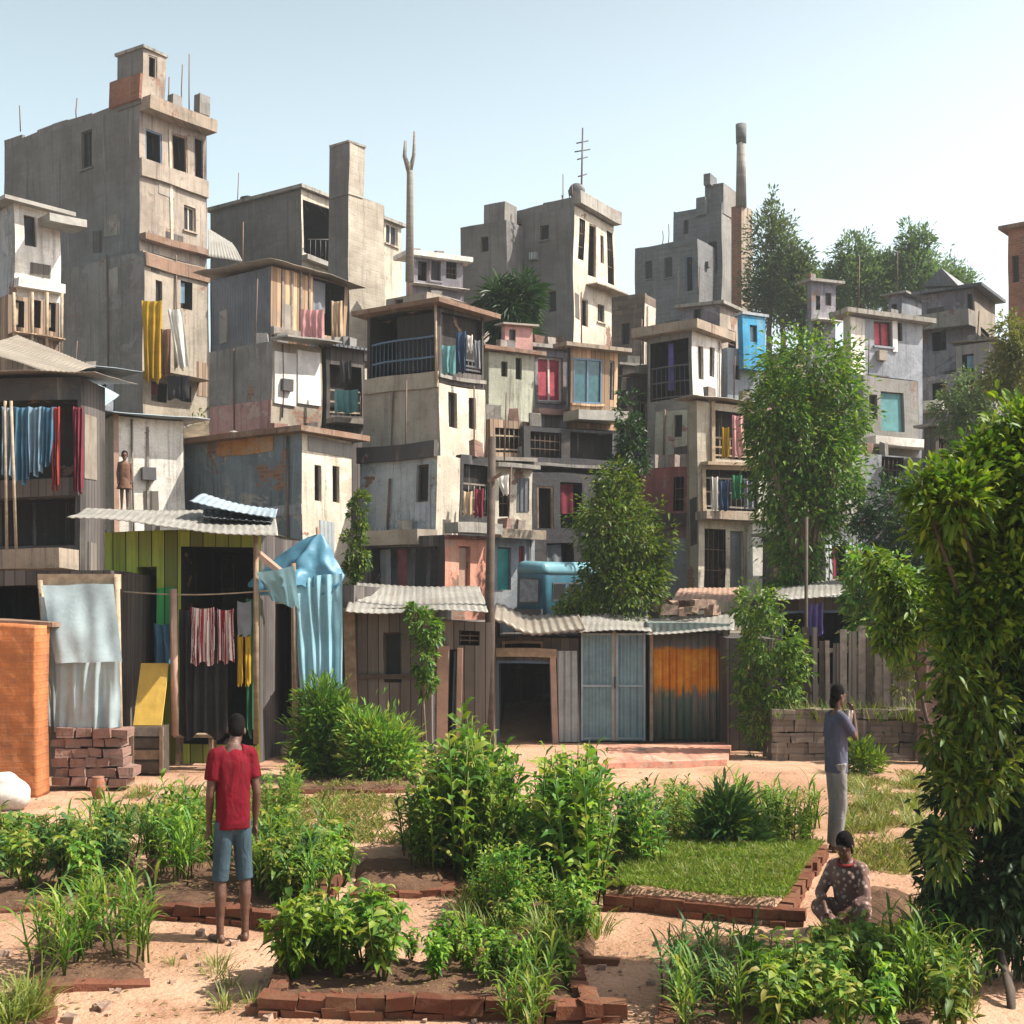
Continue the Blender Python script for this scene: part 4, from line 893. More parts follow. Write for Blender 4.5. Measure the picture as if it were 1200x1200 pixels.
mb = MB(); mb.tube([P(347,880,18.9),P(344,660,18.9)],.035,7); mb.build('pole','wood',rt)
mb = MB(); mb.tube([P(400,900,19.1),P(372,618,19.2)],.03,7); mb.build('pole','wood',rt)
mb = MB(); p = P(300,652,18.7); mb.obox(p,P(334,680,18.7)-p,(0,.25,.02),(0,0,.09)); tag(mb.build('plank','paint_pinkwood'),'pale pink plank end tilted beside the blue tarpaulin','plank')
# weathered plank shack
h = FR('plank_shack','weathered grey plank shack with a creeper at its corner',407,506,714,20.2,'plank_grey',[('L',452,742,472,800,'win',{'sill':False})],dep=3.2)
h.ledge('L',407,714,420,888,.06,'wood','corner_post'); h.ledge('L',408,790,505,796,.04,'wood_dark','rail')
sheet('light grey tin roof of the weathered plank shack', [P(404,716,19.7),P(572,716,19.9),P(562,690,23.0),P(418,682,23.0)], 'tin_light', group='roof sheets of the yard shacks', sag=.05)
h = FR('lean_to','mossy board lean-to with pale pink door posts',505,574,730,20.5,'plank_grey',[('L',526,762,534,884,'open',{'d':.9}),('L',536,740,560,757,'open',{'d':.5})],dep=2.8)
h.ledge('L',512,758,525,888,.08,'paint_pinkwood','door_post'); h.ledge('L',535,760,541,888,.07,'paint_pinkwood','door_post'); h.ledge('L',500,800,511,888,.06,'plaster_bluegrey','board')
# utility pole
rt = empty('utility_pole', G(573,886), 'tall brown wooden utility pole between the lean-to and the dark doorway', 'utility pole')
mb = MB(); mb.tube([G(573,886)-Vector((0,0,.2)),P(574,700,20.6),P(577,512,20.6)],[.085,.075,.06],10); mb.build('shaft','wood_dark',rt)
mb = MB(); mb.obox(P(572,566,20.5),(.22,0,.12),(0,.06,0),(0,0,.06)); mb.build('bracket','iron_brown',rt)
# dark doorway shack
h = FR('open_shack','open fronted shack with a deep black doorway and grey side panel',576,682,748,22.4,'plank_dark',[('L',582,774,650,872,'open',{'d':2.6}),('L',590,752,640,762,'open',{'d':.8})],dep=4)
h.ledge('L',656,762,680,868,.05,'tin_grey','side_panel'); h.ledge('L',574,760,656,770,.12,'wood_pale','lintel'); h.ledge('L',648,770,655,872,.08,'paint_pinkwood','door_post')
mb = MB()
def vault(i,j):
    p = P(578,730,21.7)*(1-i) + P(686,735,21.7)*i
    return p + Vector((0, 3.0*j, .10*math.cos((i-.1)*9)*(1-i)**2 - .10*math.sin(math.pi*i) + .25*j + .014*math.sin(i*70)))
mb.grid(vault,70,8,thick=.05); tag(mb.build('roof_sheet','tin_rusty'),'bent rusty roof sheet over the black doorway','roof sheet','roof sheets of the yard shacks')
# blue gate
h = FR('tin_shack','tin shack behind the blue gate',680,758,738,22.7,'tin_dark',dep=3.5)
rt = empty('metal_gate', G(718,872), 'double leaf blue grey metal gate between the doorway and the orange panel', 'gate')
for a_, b_ in ((681,719),(722,756)):
    mb = MB(); p = P(a_,868,22.4); mb.obox(p,P(b_,868,22.4)-p,(0,.05,0),(0,0,126/F*22.4)); lf = mb.build('gate_leaf','tin_gate',rt)
    mb = MB(); z1 = 126/F*22.4
    for x in (a_,b_-2): mb.obox(P(x,868,22.36),(.035,0,0),(0,.036,0),(0,0,z1))
    for z in (.02,z1*.5,z1-.04): mb.obox(P(a_+2.6,868,22.37)+Vector((0,0,z)),((b_-a_-5)/F*22.4,0,0),(0,.026,0),(0,0,.035))
    mb.sub('frame','tin_blue',lf)
mb = MB(); mb.cbox(P(720.5,800,22.33),.03,.05,.2); mb.build('bolt','iron',rt)
mb = MB(); mb.obox(P(718.6,868,22.38),(.045,0,0),(0,.05,0),(0,0,128/F*22.4)); mb.build('centre_post','paint_pinkwood',rt)
sheet('ragged pale roof sheet over the blue gate', [P(676,742,22.0),P(764,742,22.0),P(758,712,25),P(684,716,25)], 'tin_light', group='roof sheets of the yard shacks', sag=.09)
# orange painted panel shack
h = FR('tin_shack','tin shack behind the half orange panel',761,855,730,22.7,'tin_greygreen',dep=3.5)
rt = empty('wall_panel', G(807,870), 'corrugated panel painted orange above and worn grey green below', 'wall panel')
mb = MB(); p = P(764,866,22.5)
mb.grid(lambda i,j: p+Vector((i*(84/F*22.5), -.012*math.sin(i*1.26*2*math.pi/.12), j*124/F*22.5)),96,2,thick=-.01); mb.build('panel','tin_orange',rt)
for x in (761.5,848): mb = MB(); mb.obox(P(x,868,22.42),(.06,0,0),(0,.07,0),(0,0,130/F*22.4)); mb.build('post','wood_pale',rt)
sheet('white tin roof sheet over the orange panel', [P(756,742,22.0),P(860,736,22.0),P(862,716,25.5),P(768,726,25.5)], 'tin_light', group='roof sheets of the yard shacks', sag=.05)
mb = MB()
for k in range(9): mb.cbox(P(775+k*7.5+R.uniform(-2,2),711+R.uniform(-4,6),24.5+R.uniform(-.4,.4)),R.uniform(.12,.3),.2,R.uniform(.1,.22),R.random(),0,.03)
tag(mb.build('rubble_heap','rubble'),'heap of rusty rubble weighing down the white roof sheet','rubble heap')
sheet('faded pink roof sheet behind the rubble heap', [P(786,702,25.2),P(866,704,25.2),P(866,688,28),P(796,690,28)], 'paint_pinkwood')
h = FR('board_shack','dark board corner shack overgrown by vines',852,912,748,21.2,'plank_dark',dep=3,wr='plank_dark')
# blue van on the slope
V_ = House('van','old blue van with a small grey window, half hidden behind the rusty roof and bush',604,641,692,660,730,26.6,32,'van_blue',cat='van',group=None)
def vbox(part, ll, rl, z0, z1, mat, out, bev, seg=5):
    bm = bmesh.new(); c = [V_.pt('L',-out,z0,out)]
    o_ = V_.C - V_.Ld*out - V_.Rd*out; o_ = Vector((o_.x,o_.y,z0)); ax = V_.Ld*(ll+2*out); ay = V_.Rd*(rl+2*out); az = Vector((0,0,z1-z0))
    vs = [bm.verts.new(o_+p) for p in (Vector(),ax,ax+ay,ay,az,ax+az,ax+ay+az,ay+az)]
    for f_ in ((3,2,1,0),(4,5,6,7),(0,1,5,4),(1,2,6,5),(2,3,7,6),(3,0,4,7)): bm.faces.new([vs[i] for i in f_])
    ed = [e for e in bm.edges if max(v.co.z for v in e.verts) > z1-.01]
    bmesh.ops.bevel(bm, geom=ed, offset=bev, segments=seg, affect='EDGES', profile=.5)
    bm.verts.index_update(); mb = MB(); mb.add([v.co.copy() for v in bm.verts],[[v.index for v in f.verts] for f in bm.faces],0,True); bm.free()
    return mb.build(part, mat, V_.root)
bpy.data.objects.remove(V_.wall)
zt = V_.zt; zb = CH+(HY-735)/F*26.6
vbox('body', V_.ll, 3.0, zb, zt-.05, 'van_blue', 0, .12); vbox('roof', V_.ll, 3.0, zt-.2, zt+.06, 'van_roof', .018, .17)
for f_, x0,y0,x1,y1,mt in (('L',611,679,633,705,'pane_grey'),('R',650,684,664,702,'pane'),('R',668,684,682,702,'pane')):
    (u0,z1),(u1,z0) = V_.uz(f_,x0,y0), V_.uz(f_,x1,y1); u0,u1 = min(u0,u1),max(u0,u1)
    mb = MB(); V_.bar(mb,f_,u0-.03,u1+.03,z0-.03,z1+.03,.004,.03); w_ = mb.build('window','iron',V_.root); mb = MB(); V_.bar(mb,f_,u0,u1,z0,z1,.032,.04); mb.sub('pane',mt,w_)
mb = MB(); V_.bar(mb,'L',.05,V_.ll-.05,zb+.25,zb+.38,.004,.08); mb.build('bumper','iron',V_.root)
for u_ in (.7, 2.3):
    c_ = V_.pt('R',u_,zb-.05,.02); n_ = V_.norm('R'); mb = MB(); mb.tube([c_-n_*.18,c_+n_*.03],.30,18); w_ = mb.build('wheel','plastic_black',V_.root); mb = MB(); mb.tube([c_+n_*.032,c_+n_*.05],.17,14); mb.sub('rim','iron',w_)
# far yard: low shed with pale roof, fence, stone wall, brick pier
h = FR('board_shack','long dark shed under a pale roof behind the picket fence',902,1080,702,23.6,'plank_dark',[('L',915,716,1000,800,'open',{'d':2})],dep=3)
sheet('long pale roof sheet of the shed behind the picket fence', [P(902,704,22.9),P(1004,694,22.9),P(1000,676,26),P(912,684,26)], 'tin_light', group='roof sheets of the yard shacks')
cloth('violet blue cloth hanging under the long pale roof',944,706,965,744,23.1,'c_violet',folds=3)
post('thin dark pole standing before the long shed',[G(944,880),P(945,606,21.2)],.03,'wood_dark','pole','pole')
rt = empty('picket_fence', P(1010,838,20.8), 'grey picket fence of uneven boards above the low stone wall', 'fence')
x = 942
while x < 1090:
    w = R.uniform(5,9); y0 = 740+R.uniform(-8,14)
    mb = MB(); p = P(x,842,20.8+R.uniform(-.02,.02)); mb.obox(p,(w/F*20.8,0,0),(0,.025,0),(R.uniform(-.03,.03),0,(842-y0)/F*20.8)); mb.build('picket',R.choice(['wood_grey','wood_dark','wood_grey','plank_grey']),rt); x += w+R.uniform(1,3)
mb = MB()
for y in (765,815): mb.obox(P(940,y,20.86),(150/F*20.8,0,0),(0,.05,0),(0,0,.07))
mb.build('rail','wood_grey',rt)
def stonewall(label, x0, x1, y0, D, name='stone_wall', mat='stone_dark', h0=0., rows=None):
    mb = MB(); zt = CH+(HY-y0)/F*D; z = -.05; r_ = 0
    while z < zt:
        hh = R.uniform(.14,.22); x = P(x0,0,D).x; e = P(x1,0,D).x
        while x < e:
            w = R.uniform(.2,.42); mb.obox((x,D+R.uniform(-.03,.03),z),(w*.97,0,0),(0,.4,0),(0,0,hh*.96),0,.018); x += w
        z += hh
    tag(mb.build(name,mat),label,'wall')
stonewall('low dark stone wall with grass on top behind the standing woman',905,1086,842,20.0)
stonewall('brown brick pier at the end of the low stone wall',1084,1150,748,19.4,'brick_pier','brick_pink')
# steps / pink slab in the yard
mb = MB(); a_=[G(700,903),G(852,898),G(858,876),G(700,880)]
mb.add([p+Vector((0,0,-.1)) for p in a_]+[p+Vector((0,0,.10)) for p in a_],[(4,5,6,7),(0,1,5,4),(1,2,6,5),(2,3,7,6),(3,0,4,7)])
tag(mb.build('paved_slab','plaster_salmon'),kind='structure')
# ================================================================== leaves, trees, crops
def unit(a): return a/np.maximum(np.linalg.norm(a, axis=1, keepdims=True), 1e-9)
def leaf_arrays(p, d, nrm, L, W, rich=False, droop=.25):
    """Leaf blades: p base, d direction, nrm rough upward side, L length, W width."""
    d = unit(d); s = unit(np.cross(d, nrm)); n = np.cross(s, d)
    L = L[:,None]; W = W[:,None]; down = np.array([[0,0,-1.]])
    if not rich:
        mid = p + d*L*.45 + n*W*.0
        a = mid + s*W*.5 + n*W*.18; b = mid - s*W*.5 + n*W*.18
        tip = p + d*L + down*L*droop*.6
        V = np.stack([p, a, tip, b], 1).reshape(-1,3)
        T = np.array([[0,1,2],[0,2,3]]); k = 4
    else:
        q1 = p + d*L*.3; q2 = p + d*L*.68 + down*L*droop*.25; tip = p + d*L + down*L*droop*.8
        V = np.stack([p, q1, q2, tip, q1+s*W*.46+n*W*.16, q2+s*W*.36+n*W*.14, q1-s*W*.46+n*W*.16, q2-s*W*.36+n*W*.14], 1).reshape(-1,3)
        T = np.array([[0,4,1],[1,4,5],[1,5,2],[2,5,3],[0,1,6],[1,7,6],[1,2,7],[2,3,7]]); k = 8
    N = len(p); Fc = (T[None] + (np.arange(N)*k)[:,None,None]).reshape(-1,3)
    return V, Fc
def np_mesh(name, V, Fc, mat, smooth=False):
    me = bpy.data.meshes.new(name); me.vertices.add(len(V)); me.vertices.foreach_set('co', V.astype(np.float32).ravel())
    n = len(Fc); me.loops.add(n*3); me.loops.foreach_set('vertex_index', Fc.astype(np.int32).ravel())
    me.polygons.add(n); me.polygons.foreach_set('loop_start', np.arange(0, n*3, 3, dtype=np.int32)); me.polygons.foreach_set('loop_total', np.full(n, 3, np.int32))
    me.update(calc_edges=True); me.materials.append(M[mat]); me.validate(); return me
def sphere_dirs(n):
    v = NR.normal(size=(n,3)); return unit(v)
def crown_leaves(clusters, n, L, W, up=.5, shell=.55, clump=.22, per=16, rich=False, droop=.3, rise=-.25):
    """clusters: (centre, rx, ry, rz). Leaves sit in clumps spread through each cluster, denser to its outside."""
    w = np.array([c[1]*c[3] + .3*c[1]*c[2] for c in clusters]); w = w/w.sum()
    Pp, Dd = [], []
    for (c, rx, ry, rz), k in zip(clusters, w):
        m = max(3, int(n*k/per))
        dirs = sphere_dirs(m); rad = NR.uniform(shell**3, 1.1, m)**(1/3)*NR.choice([1,1,1,1.22,.85], m)
        cc = np.array(c)[None] + dirs*rad[:,None]*np.array([[rx,ry,rz]])
        cr = clump*min(rx,rz)*NR.uniform(.5,1.4,(m,1))
        off = NR.normal(size=(m,per,3))*.6
        pts = cc[:,None,:] + off*cr[:,None,:]
        dr = off*.7 + dirs[:,None,:]*.9 + NR.normal(size=(m,per,3))*.45 + np.array([0,0,rise])
        Pp.append(pts.reshape(-1,3)); Dd.append(dr.reshape(-1,3))
    p = np.concatenate(Pp); d = np.concatenate(Dd); N = len(p)
    nr = NR.normal(size=(N,3))*.6 + np.array([0,0,up*2]); s = NR.uniform(.6,1.25,N)
    return leaf_arrays(p, d, nr, L*s, W*s, rich, droop)
def tree(name, label, base, clusters, n, L, W, mat, cat='tree', trunk_r=.12, group=None, bark='bark', rich=False, stem='trunk', shell=.5, clump=.25, rise=-.25, per=16):
    base = Vector(base); rt = empty(name, base, label, cat, group)
    b = np.array(base)
    V, Fc = crown_leaves(clusters, n, L, W, shell=shell, clump=clump, rich=rich, per=per, rise=rise)
    me = np_mesh('crown', V - b, Fc, mat); o = bpy.data.objects.new('crown', me); COL.objects.link(o); o.parent = rt
    mb = MB(); cs = [Vector(c[0]) for c in clusters]; lo = min(c.z - cl[3]*.3 for c, cl in zip(cs, clusters))
    mid = sum(cs, Vector())/len(cs); fork = base.lerp(Vector((mid.x, mid.y, max(lo, base.z + .3*(mid.z-base.z)))), .85)
    j = Vector((R.uniform(-.1,.1), R.uniform(-.1,.1), 0))*trunk_r*8
    mb.tube([base - Vector((0,0,.3)), base.lerp(fork,.3)+j*.4, base.lerp(fork,.7)-j*.3, fork],[trunk_r*1.25,trunk_r,trunk_r*.85,trunk_r*.75],9)
    for c, cl in zip(cs, clusters):
        k = fork.lerp(c,.5) + Vector((R.uniform(-.2,.2)*cl[1],R.uniform(-.2,.2)*cl[1],.1*cl[3]))
        e = c + Vector((R.uniform(-.3,.3)*cl[1],R.uniform(-.3,.3)*cl[1],.3*cl[3]))
        mb.tube([fork-Vector((0,0,.1*trunk_r)), k, c, e],[trunk_r*.6,trunk_r*.4,trunk_r*.24,trunk_r*.08],6)
        for q in range(3):
            dd = Vector((R.uniform(-1,1)*cl[1],R.uniform(-1,1)*cl[2],R.uniform(-.4,1)*cl[3]))*.75
            mb.tube([k.lerp(c,.7), c+dd*.5, c+dd],[trunk_r*.25,trunk_r*.15,trunk_r*.05],5)
    mb.build(stem, bark, rt); return rt
def CL(D, *cs):                                   # crown clusters measured on the photograph: (px, py, half width, half height[, depth offset])
    out = []
    for c in cs:
        d = D + (c[4] if len(c) > 4 else 0); k = d/F
        out.append((tuple(P(c[0], c[1], d)), c[2]*k, c[2]*k*.9, c[3]*k))
    return out
def on_hill(px, D):
    x = (px-600)/F*D; return Vector((x, D, ground_z(x, D)))

tree('leafy_tree','spreading bright green tree between the veranda house and the turquoise door', on_hill(948,25.5), CL(25.5,(950,432,52,42),(912,480,38,48,-.3),(985,478,30,52),(945,520,58,50,.2),(915,560,30,60),(980,560,30,60,-.2),(945,610,40,60),(930,660,26,40),(898,520,18,40,-.4)), 17000, .14, .055, 'leaf_tree', trunk_r=.14, shell=.5, clump=.34)
tree('leafy_tree','conical green tree before the dark houses in the middle', on_hill(728,24.6), CL(24.6,(722,575,24,32),(716,620,40,42,-.2),(745,640,36,50),(704,664,18,34),(728,690,48,36,-.1),(762,668,18,40)), 12000, .12, .05, 'leaf_tree', trunk_r=.1, shell=.35)
tree('creeper','wispy green climber rising behind the conical tree', on_hill(738,27.5), CL(27.5,(735,500,14,40),(740,540,18,30),(726,560,14,24)), 1600,.14,.05,'leaf_dark',cat='climbing plant',stem='stem',trunk_r=.05)
tree('bush','small light green bush on the roof line beside the blue van', on_hill(674,24.3), CL(24.3,(682,706,22,16),(662,716,14,9),(698,714,12,12)), 1900, .1,.04,'leaf_crop',cat='bush',stem='stem',trunk_r=.03)
tree('palm_clump','feathery palm like clump on the wall of the bare grey house', P(598,400,36.5), CL(36.5,(598,362,26,22),(580,350,14,18),(614,346,14,20),(600,385,18,16)), 2200,.5,.05,'leaf_dark',cat='palm',stem='stem',trunk_r=.06)
tree('creeper','hanging vine on the end wall of the orange banded house', P(418,690,25.6), CL(25.6,(420,600,10,34),(419,640,14,34),(416,672,12,22)), 1600,.11,.05,'leaf_tree',cat='climbing plant',stem='stem',trunk_r=.025)
tree('creeper','creeper hanging over the corner of the weathered plank shack', G(500,893), CL(19.7,(498,735,17,22),(497,768,13,30),(488,720,12,12),(500,800,9,22)), 1700,.09,.04,'leaf_tree',cat='climbing plant',stem='stem',trunk_r=.02)
tree('creeper','vine mass smothering the dark corner shack', G(895,886), CL(20.4,(888,712,28,26),(905,750,32,36),(878,780,20,46),(912,800,24,34),(890,840,22,40),(930,775,16,36)), 5200,.1,.042,'leaf_tree',cat='climbing plant',stem='stem',trunk_r=.04)
tree('creeper','thin yellowish climber on the picket fence', G(1062,885), CL(20.3,(1064,770,12,30),(1056,800,10,24)), 700,.09,.035,'leaf_yellow',cat='climbing plant',stem='stem',trunk_r=.015)
for i,(px,lab,D,cl) in enumerate([(900,'slender feathery tree beside the chimney on the skyline',57,[(905,252,10,30),(898,290,22,40),(914,300,18,50),(892,330,20,36),(905,355,26,30)]),
  (938,'narrow twin topped tree between the chimney tree and the broad ones',56,[(930,312,9,28),(944,318,9,30),(936,350,18,36),(950,360,14,28)]),
  (1004,'broad hazy tree on the skyline above the mossy roof',58,[(996,296,14,24),(1012,300,14,28),(1000,330,26,32),(1022,336,20,28),(982,330,14,28),(1036,318,12,22)]),
  (1074,'tall hazy tree on the skyline nearest the gabled grey house',58,[(1066,286,12,24),(1082,290,12,26),(1074,320,24,34),(1054,330,16,26),(1092,330,14,26)]),
  (918,'low rounded tree behind the chimney tree',62,[(916,330,24,30),(930,345,22,26),(905,345,20,24)]),
  (1040,'broad pale tree between the two hazy skyline trees',62,[(1036,325,24,28),(1052,335,22,26),(1024,340,24,24)]),
  (1108,'low pale tree behind the small dark gable',62,[(1108,330,20,22),(1124,340,18,20),(1096,342,18,20)]),
  (968,'low dark tree filling the skyline gap above the lilac house',60,[(962,340,18,22),(980,346,16,20)])]):
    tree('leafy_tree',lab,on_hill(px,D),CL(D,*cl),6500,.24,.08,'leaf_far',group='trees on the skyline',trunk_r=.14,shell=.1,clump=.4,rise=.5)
for px,lab,D,cl,m in [(1138,'dark round shrub before the dim violet house',33,[(1136,462,30,26),(1116,482,22,22),(1160,476,24,26),(1140,500,34,24)],'leaf_far'),(1190,'yellow green shrub at the outer end of the slope',31,[(1186,400,22,34),(1200,430,30,36),(1172,440,20,26)],'leaf_yellow'),
  (1046,'dark shrub mass under the pale ledge of the turquoise door',25,[(1050,590,34,34),(1030,630,34,34),(1075,640,34,44),(1010,610,14,26),(1040,668,40,30)],'leaf_dark'),(1110,'dark bush mass behind the stone wall end',24,[(1115,620,44,50),(1150,580,44,50),(1120,690,40,40),(1165,660,50,60)],'leaf_dark'),
  (1000,'light shrub reaching over the pale shed roof',21.6,[(1010,668,22,24),(1040,690,30,34),(1030,735,34,34),(1060,760,26,30),(1005,700,16,20)],'leaf_crop')]:
    tree('bush',lab,on_hill(px,D),CL(D,*cl),3800,.15,.055,m,cat='bush',group='shrubs on the slope',stem='stem',trunk_r=.05,shell=.3)
# big near tree at the side
tree('leafy_tree','big close tree with long bright leaves above a dark leafy shrub', G(1235,1150), CL(8.3,(1118,583,40,34,-.2),(1160,546,38,36),(1196,504,27,27),(1093,618,25,23),(1078,568,18,19,-.2),(1150,608,51,45,.3),(1205,578,55,63),(1130,673,40,32,.2),(1150,728,42,39),(1195,748,46,45,.2),(1120,728,23,30),(1190,688,58,54),(1255,568,64,81),(1240,698,64,72)), 21000, .095, .031, 'leaf_lime', trunk_r=.038, bark='wood_dark', rich=True, shell=.1, clump=.4, per=10, rise=.25)
tree('creeper','thin light climber trailing down the face of the dark leafy shrub', G(1120,1120), CL(8.1,(1118,790,30,40),(1150,830,34,36),(1100,870,18,34),(1128,930,26,36),(1108,990,18,30),(1160,900,30,40)), 2200, .085, .03, 'leaf_tree', cat='climbing plant', stem='stem', bark='wood_dark', trunk_r=.012, rich=True, shell=.1, clump=.4, per=8)
tree('shrub','tall dark shrub with painted-in shade under the big close tree', G(1190,1190), CL(8.5,(1165,770,52,54,.2),(1210,800,70,80),(1140,850,30,44,.1),(1118,925,28,46),(1180,930,66,70,.2),(1105,995,24,40,-.1),(1165,1035,50,54),(1225,980,60,110),(1260,760,70,110),(1128,1065,24,36,-.1),(1195,1080,36,56),(1100,1050,18,26)), 17000, .09, .036, 'leaf_dark', cat='shrub', stem='stem', bark='wood_dark', trunk_r=.03, rich=True, shell=.15, clump=.38, per=11)  # stands in for the tree's lower half, shade put into dark leaves
tree('bush','bushy thicket with light leaf tips beside the big close tree', G(1125,1010), CL(12.2,(1045,690,20,24),(1060,700,22,26),(1085,715,30,30),(1050,740,24,26),(1030,665,14,18),(1115,715,30,34)), 4200,.10,.034,'leaf_lime',cat='bush',stem='stem',bark='wood_dark',trunk_r=.022,rich=True,shell=.3,per=12)
# bushes in the yard
for px,py,lab,D,cl,m,n in [(385,915,'tall dark green bush before the blue tarpaulin',18,[(378,830,22,30),(368,865,20,36),(392,860,22,40),(385,895,30,22),(352,885,8,20)],'leaf_tree',5200),
   (440,915,'mid green bush on the edging beside the tall dark one',17.6,[(432,862,26,22),(455,875,28,28),(430,892,26,22),(470,895,20,20),(415,850,12,18)],'leaf_crop',4600),
   (848,1020,'dark rounded bush on the grassy brick bed',12.3,[(850,960,24,26),(838,990,24,28),(868,990,24,28),(850,1006,30,14)],'leaf_blue',5200),
   (1015,905,'small bright bush at the foot of the stone wall',18.6,[(1005,885,14,16),(1018,895,16,12)],'leaf_lime',900)]:
    tree('bush',lab,G(px,py),CL(D,*cl),n,.17,.028,m,cat='bush',group='bushes in the garden',stem='stem',trunk_r=.022,shell=.1,clump=.5,rich=D<12.5,per=9,rise=.8)

# ---- crop plants: prototypes with a stem part and a leaf part
def crop_proto(kind, seed):
    rg = np.random.default_rng(seed); rr = random.Random(seed); mb = MB(); V = []; Fs = []; o = 0
    def strip(p0, az, el, L, W, seg=6, curl=1.5):
        nonlocal o
        p = np.array(p0, float); e = el; vs = []; step = L/seg; sd = np.array([-math.sin(az), math.cos(az), 0]); tw = rr.uniform(-.5,.5)
        for i in range(seg+1):
            t = i/seg; w = W*(.35+1.3*t*(1-t)*2.2)*(1-t**3)*.62 if i < seg else .002
            d = np.array([math.cos(az)*math.cos(e), math.sin(az)*math.cos(e), math.sin(e)]); nn = np.cross(sd, d)
            s2 = sd*math.cos(tw*t) + nn*math.sin(tw*t)
            vs += [p + s2*w - nn*w*.25, p - nn*0 + nn*0, p - s2*w - nn*w*.25]; p = p + d*step; e -= curl*step/L*(.4+1.2*t)
        V.extend(vs)
        for i in range(seg):
            a = o+i*3
            for k in (0,1): Fs.extend([[a+k,a+k+1,a+k+4],[a+k,a+k+4,a+k+3]])
        o += len(vs)
    def blade(p, d, L, W):
        nonlocal o
        v, f = leaf_arrays(np.array([p]), np.array([d]), np.array([[rr.gauss(0,.3), rr.gauss(0,.3), 1.]]), np.array([L]), np.array([W]), True, .5)
        V.extend(list(v)); Fs.extend((f+o).tolist()); o += len(v)
    if kind == 'maize':
        for s_ in range(rr.randint(4,6)):
            x, y = rr.gauss(0,.09), rr.gauss(0,.09); h = rr.uniform(.42,.72); lx, ly = rr.gauss(0,.06), rr.gauss(0,.06)
            mb.tube([(x,y,-.03),(x+lx*.5,y+ly*.5,h*.5),(x+lx,y+ly,h)],[.012,.010,.005],6)
            for k in range(rr.randint(8,11)):
                t = .12+.86*k/10; az = k*2.4+rr.uniform(-.6,.6)
                strip((x+lx*t,y+ly*t,h*t), az, rr.uniform(.75,1.25), rr.uniform(.28,.46), rr.uniform(.018,.028), 6, rr.uniform(1.2,2.3))
    elif kind == 'broad':
        for s_ in range(rr.randint(9,13)):
            az = rr.uniform(0,6.28); r_ = rr.uniform(.04,.22); h = rr.uniform(.28,.52); tx, ty = r_*math.cos(az), r_*math.sin(az)
            mb.tube([(tx*.2,ty*.2,-.03),(tx*.7,ty*.7,h*.5),(tx,ty,h)],[.009,.007,.004],5)
            for k in range(rr.randint(13,18)):
                t = rr.uniform(.25,1.02); a2 = rr.uniform(0,6.28); el = rr.uniform(-.2,.9); L = rr.uniform(.09,.16)
                blade((tx*t,ty*t,h*t),(math.cos(a2)*math.cos(el),math.sin(a2)*math.cos(el),math.sin(el)),L,L*.42)
    elif kind == 'tall':
        for s_ in range(rr.randint(5,7)):
            x, y = rr.gauss(0,.10), rr.gauss(0,.10); h = rr.uniform(.72,1.0); lx, ly = rr.gauss(0,.10), rr.gauss(0,.10)
            mb.tube([(x,y,-.03),(x+lx*.4,y+ly*.4,h*.5),(x+lx,y+ly,h)],[.011,.009,.004],5)
            for k in range(rr.randint(17,23)):
                t = .1+.9*k/20; a2 = k*2.4+rr.uniform(-.5,.5); el = rr.uniform(.35,1.05); L = rr.uniform(.15,.27)*(1.05-.35*t)
                blade((x+lx*t,y+ly*t,h*t),(math.cos(a2)*math.cos(el),math.sin(a2)*math.cos(el),math.sin(el)),L,L*.31)
    else:                                                   # low weeds and seedlings
        for k in range(rr.randint(26,40)):
            az = rr.uniform(0,6.28); r_ = rr.uniform(0,.12); strip((r_*math.cos(az),r_*math.sin(az),-.02), az+rr.uniform(-.7,.7), rr.uniform(.7,1.4), rr.uniform(.12,.34), rr.uniform(.006,.014), 5, rr.uniform(.6,1.8))
        mb.tube([(0,0,-.03),(.01,0,.12)],[.008,.004],5)
    return mb, np.array(V), np.array(Fs)
PROTO = {}
for kind, mats in (('maize',('leaf_crop','leaf_blue','leaf_lime')),('broad',('leaf_crop','leaf_lime','leaf_blue')),('tall',('leaf_crop','leaf_lime','leaf_blue')),('weed',('leaf_crop','leaf_yellow','grass'))):
    PROTO[kind] = []
    for q in range(3):
        mb, V, Fs = crop_proto(kind, 40+q+len(kind)*7)
        PROTO[kind].append((mb.mesh('stem', 'leaf_tree'), [np_mesh('leaves', V, Fs, mt) for mt in mats]))
NAME = {'maize':'maize_plant','broad':'vegetable_plant','weed':'weed_tuft','tall':'stalk_plant'}
def crops(kind, label, group, quad, n, s0, s1, mati=None, cat=None, gap=.0, mound=True):
    a, b, c, d = [G(*q) for q in quad]
    root = None; pts = []; cen = (a+b+c+d)/4; hw = ((b-a).length+(c-d).length)/4
    tries = 0
    while len(pts) < n and tries < 4000:
        tries += 1; u, v = R.random(), R.random(); p = (a*(1-u)+b*u)*(1-v)+(d*(1-u)+c*u)*v
        if all((p-q).length > gap for q in pts): pts.append(p)
    for p in pts:
        st, lv = R.choice(PROTO[kind]); lm = lv[R.choice(mati) if mati else R.randrange(3)]
        rt = empty(NAME[kind], (p.x,p.y,ground_z(p.x,p.y)+bed_h(p.x,p.y)), label, cat or {'maize':'maize plant','broad':'vegetable plant','weed':'weed','tall':'stalk plant'}[kind], group)
        rt.rotation_euler.z = R.uniform(0,6.28); k_ = 1-min(1,abs(p.x-cen.x)/hw)*.55 if kind == 'tall' and mound else 1; s = R.uniform(s0,s1)*k_; rt.scale = (s*R.uniform(.85,1.0),s*R.uniform(.85,1.0),s)
        for nm, me in (('stem',st),('leaves',lm)):
            o = bpy.data.objects.new(nm, me); COL.objects.link(o); o.parent = rt
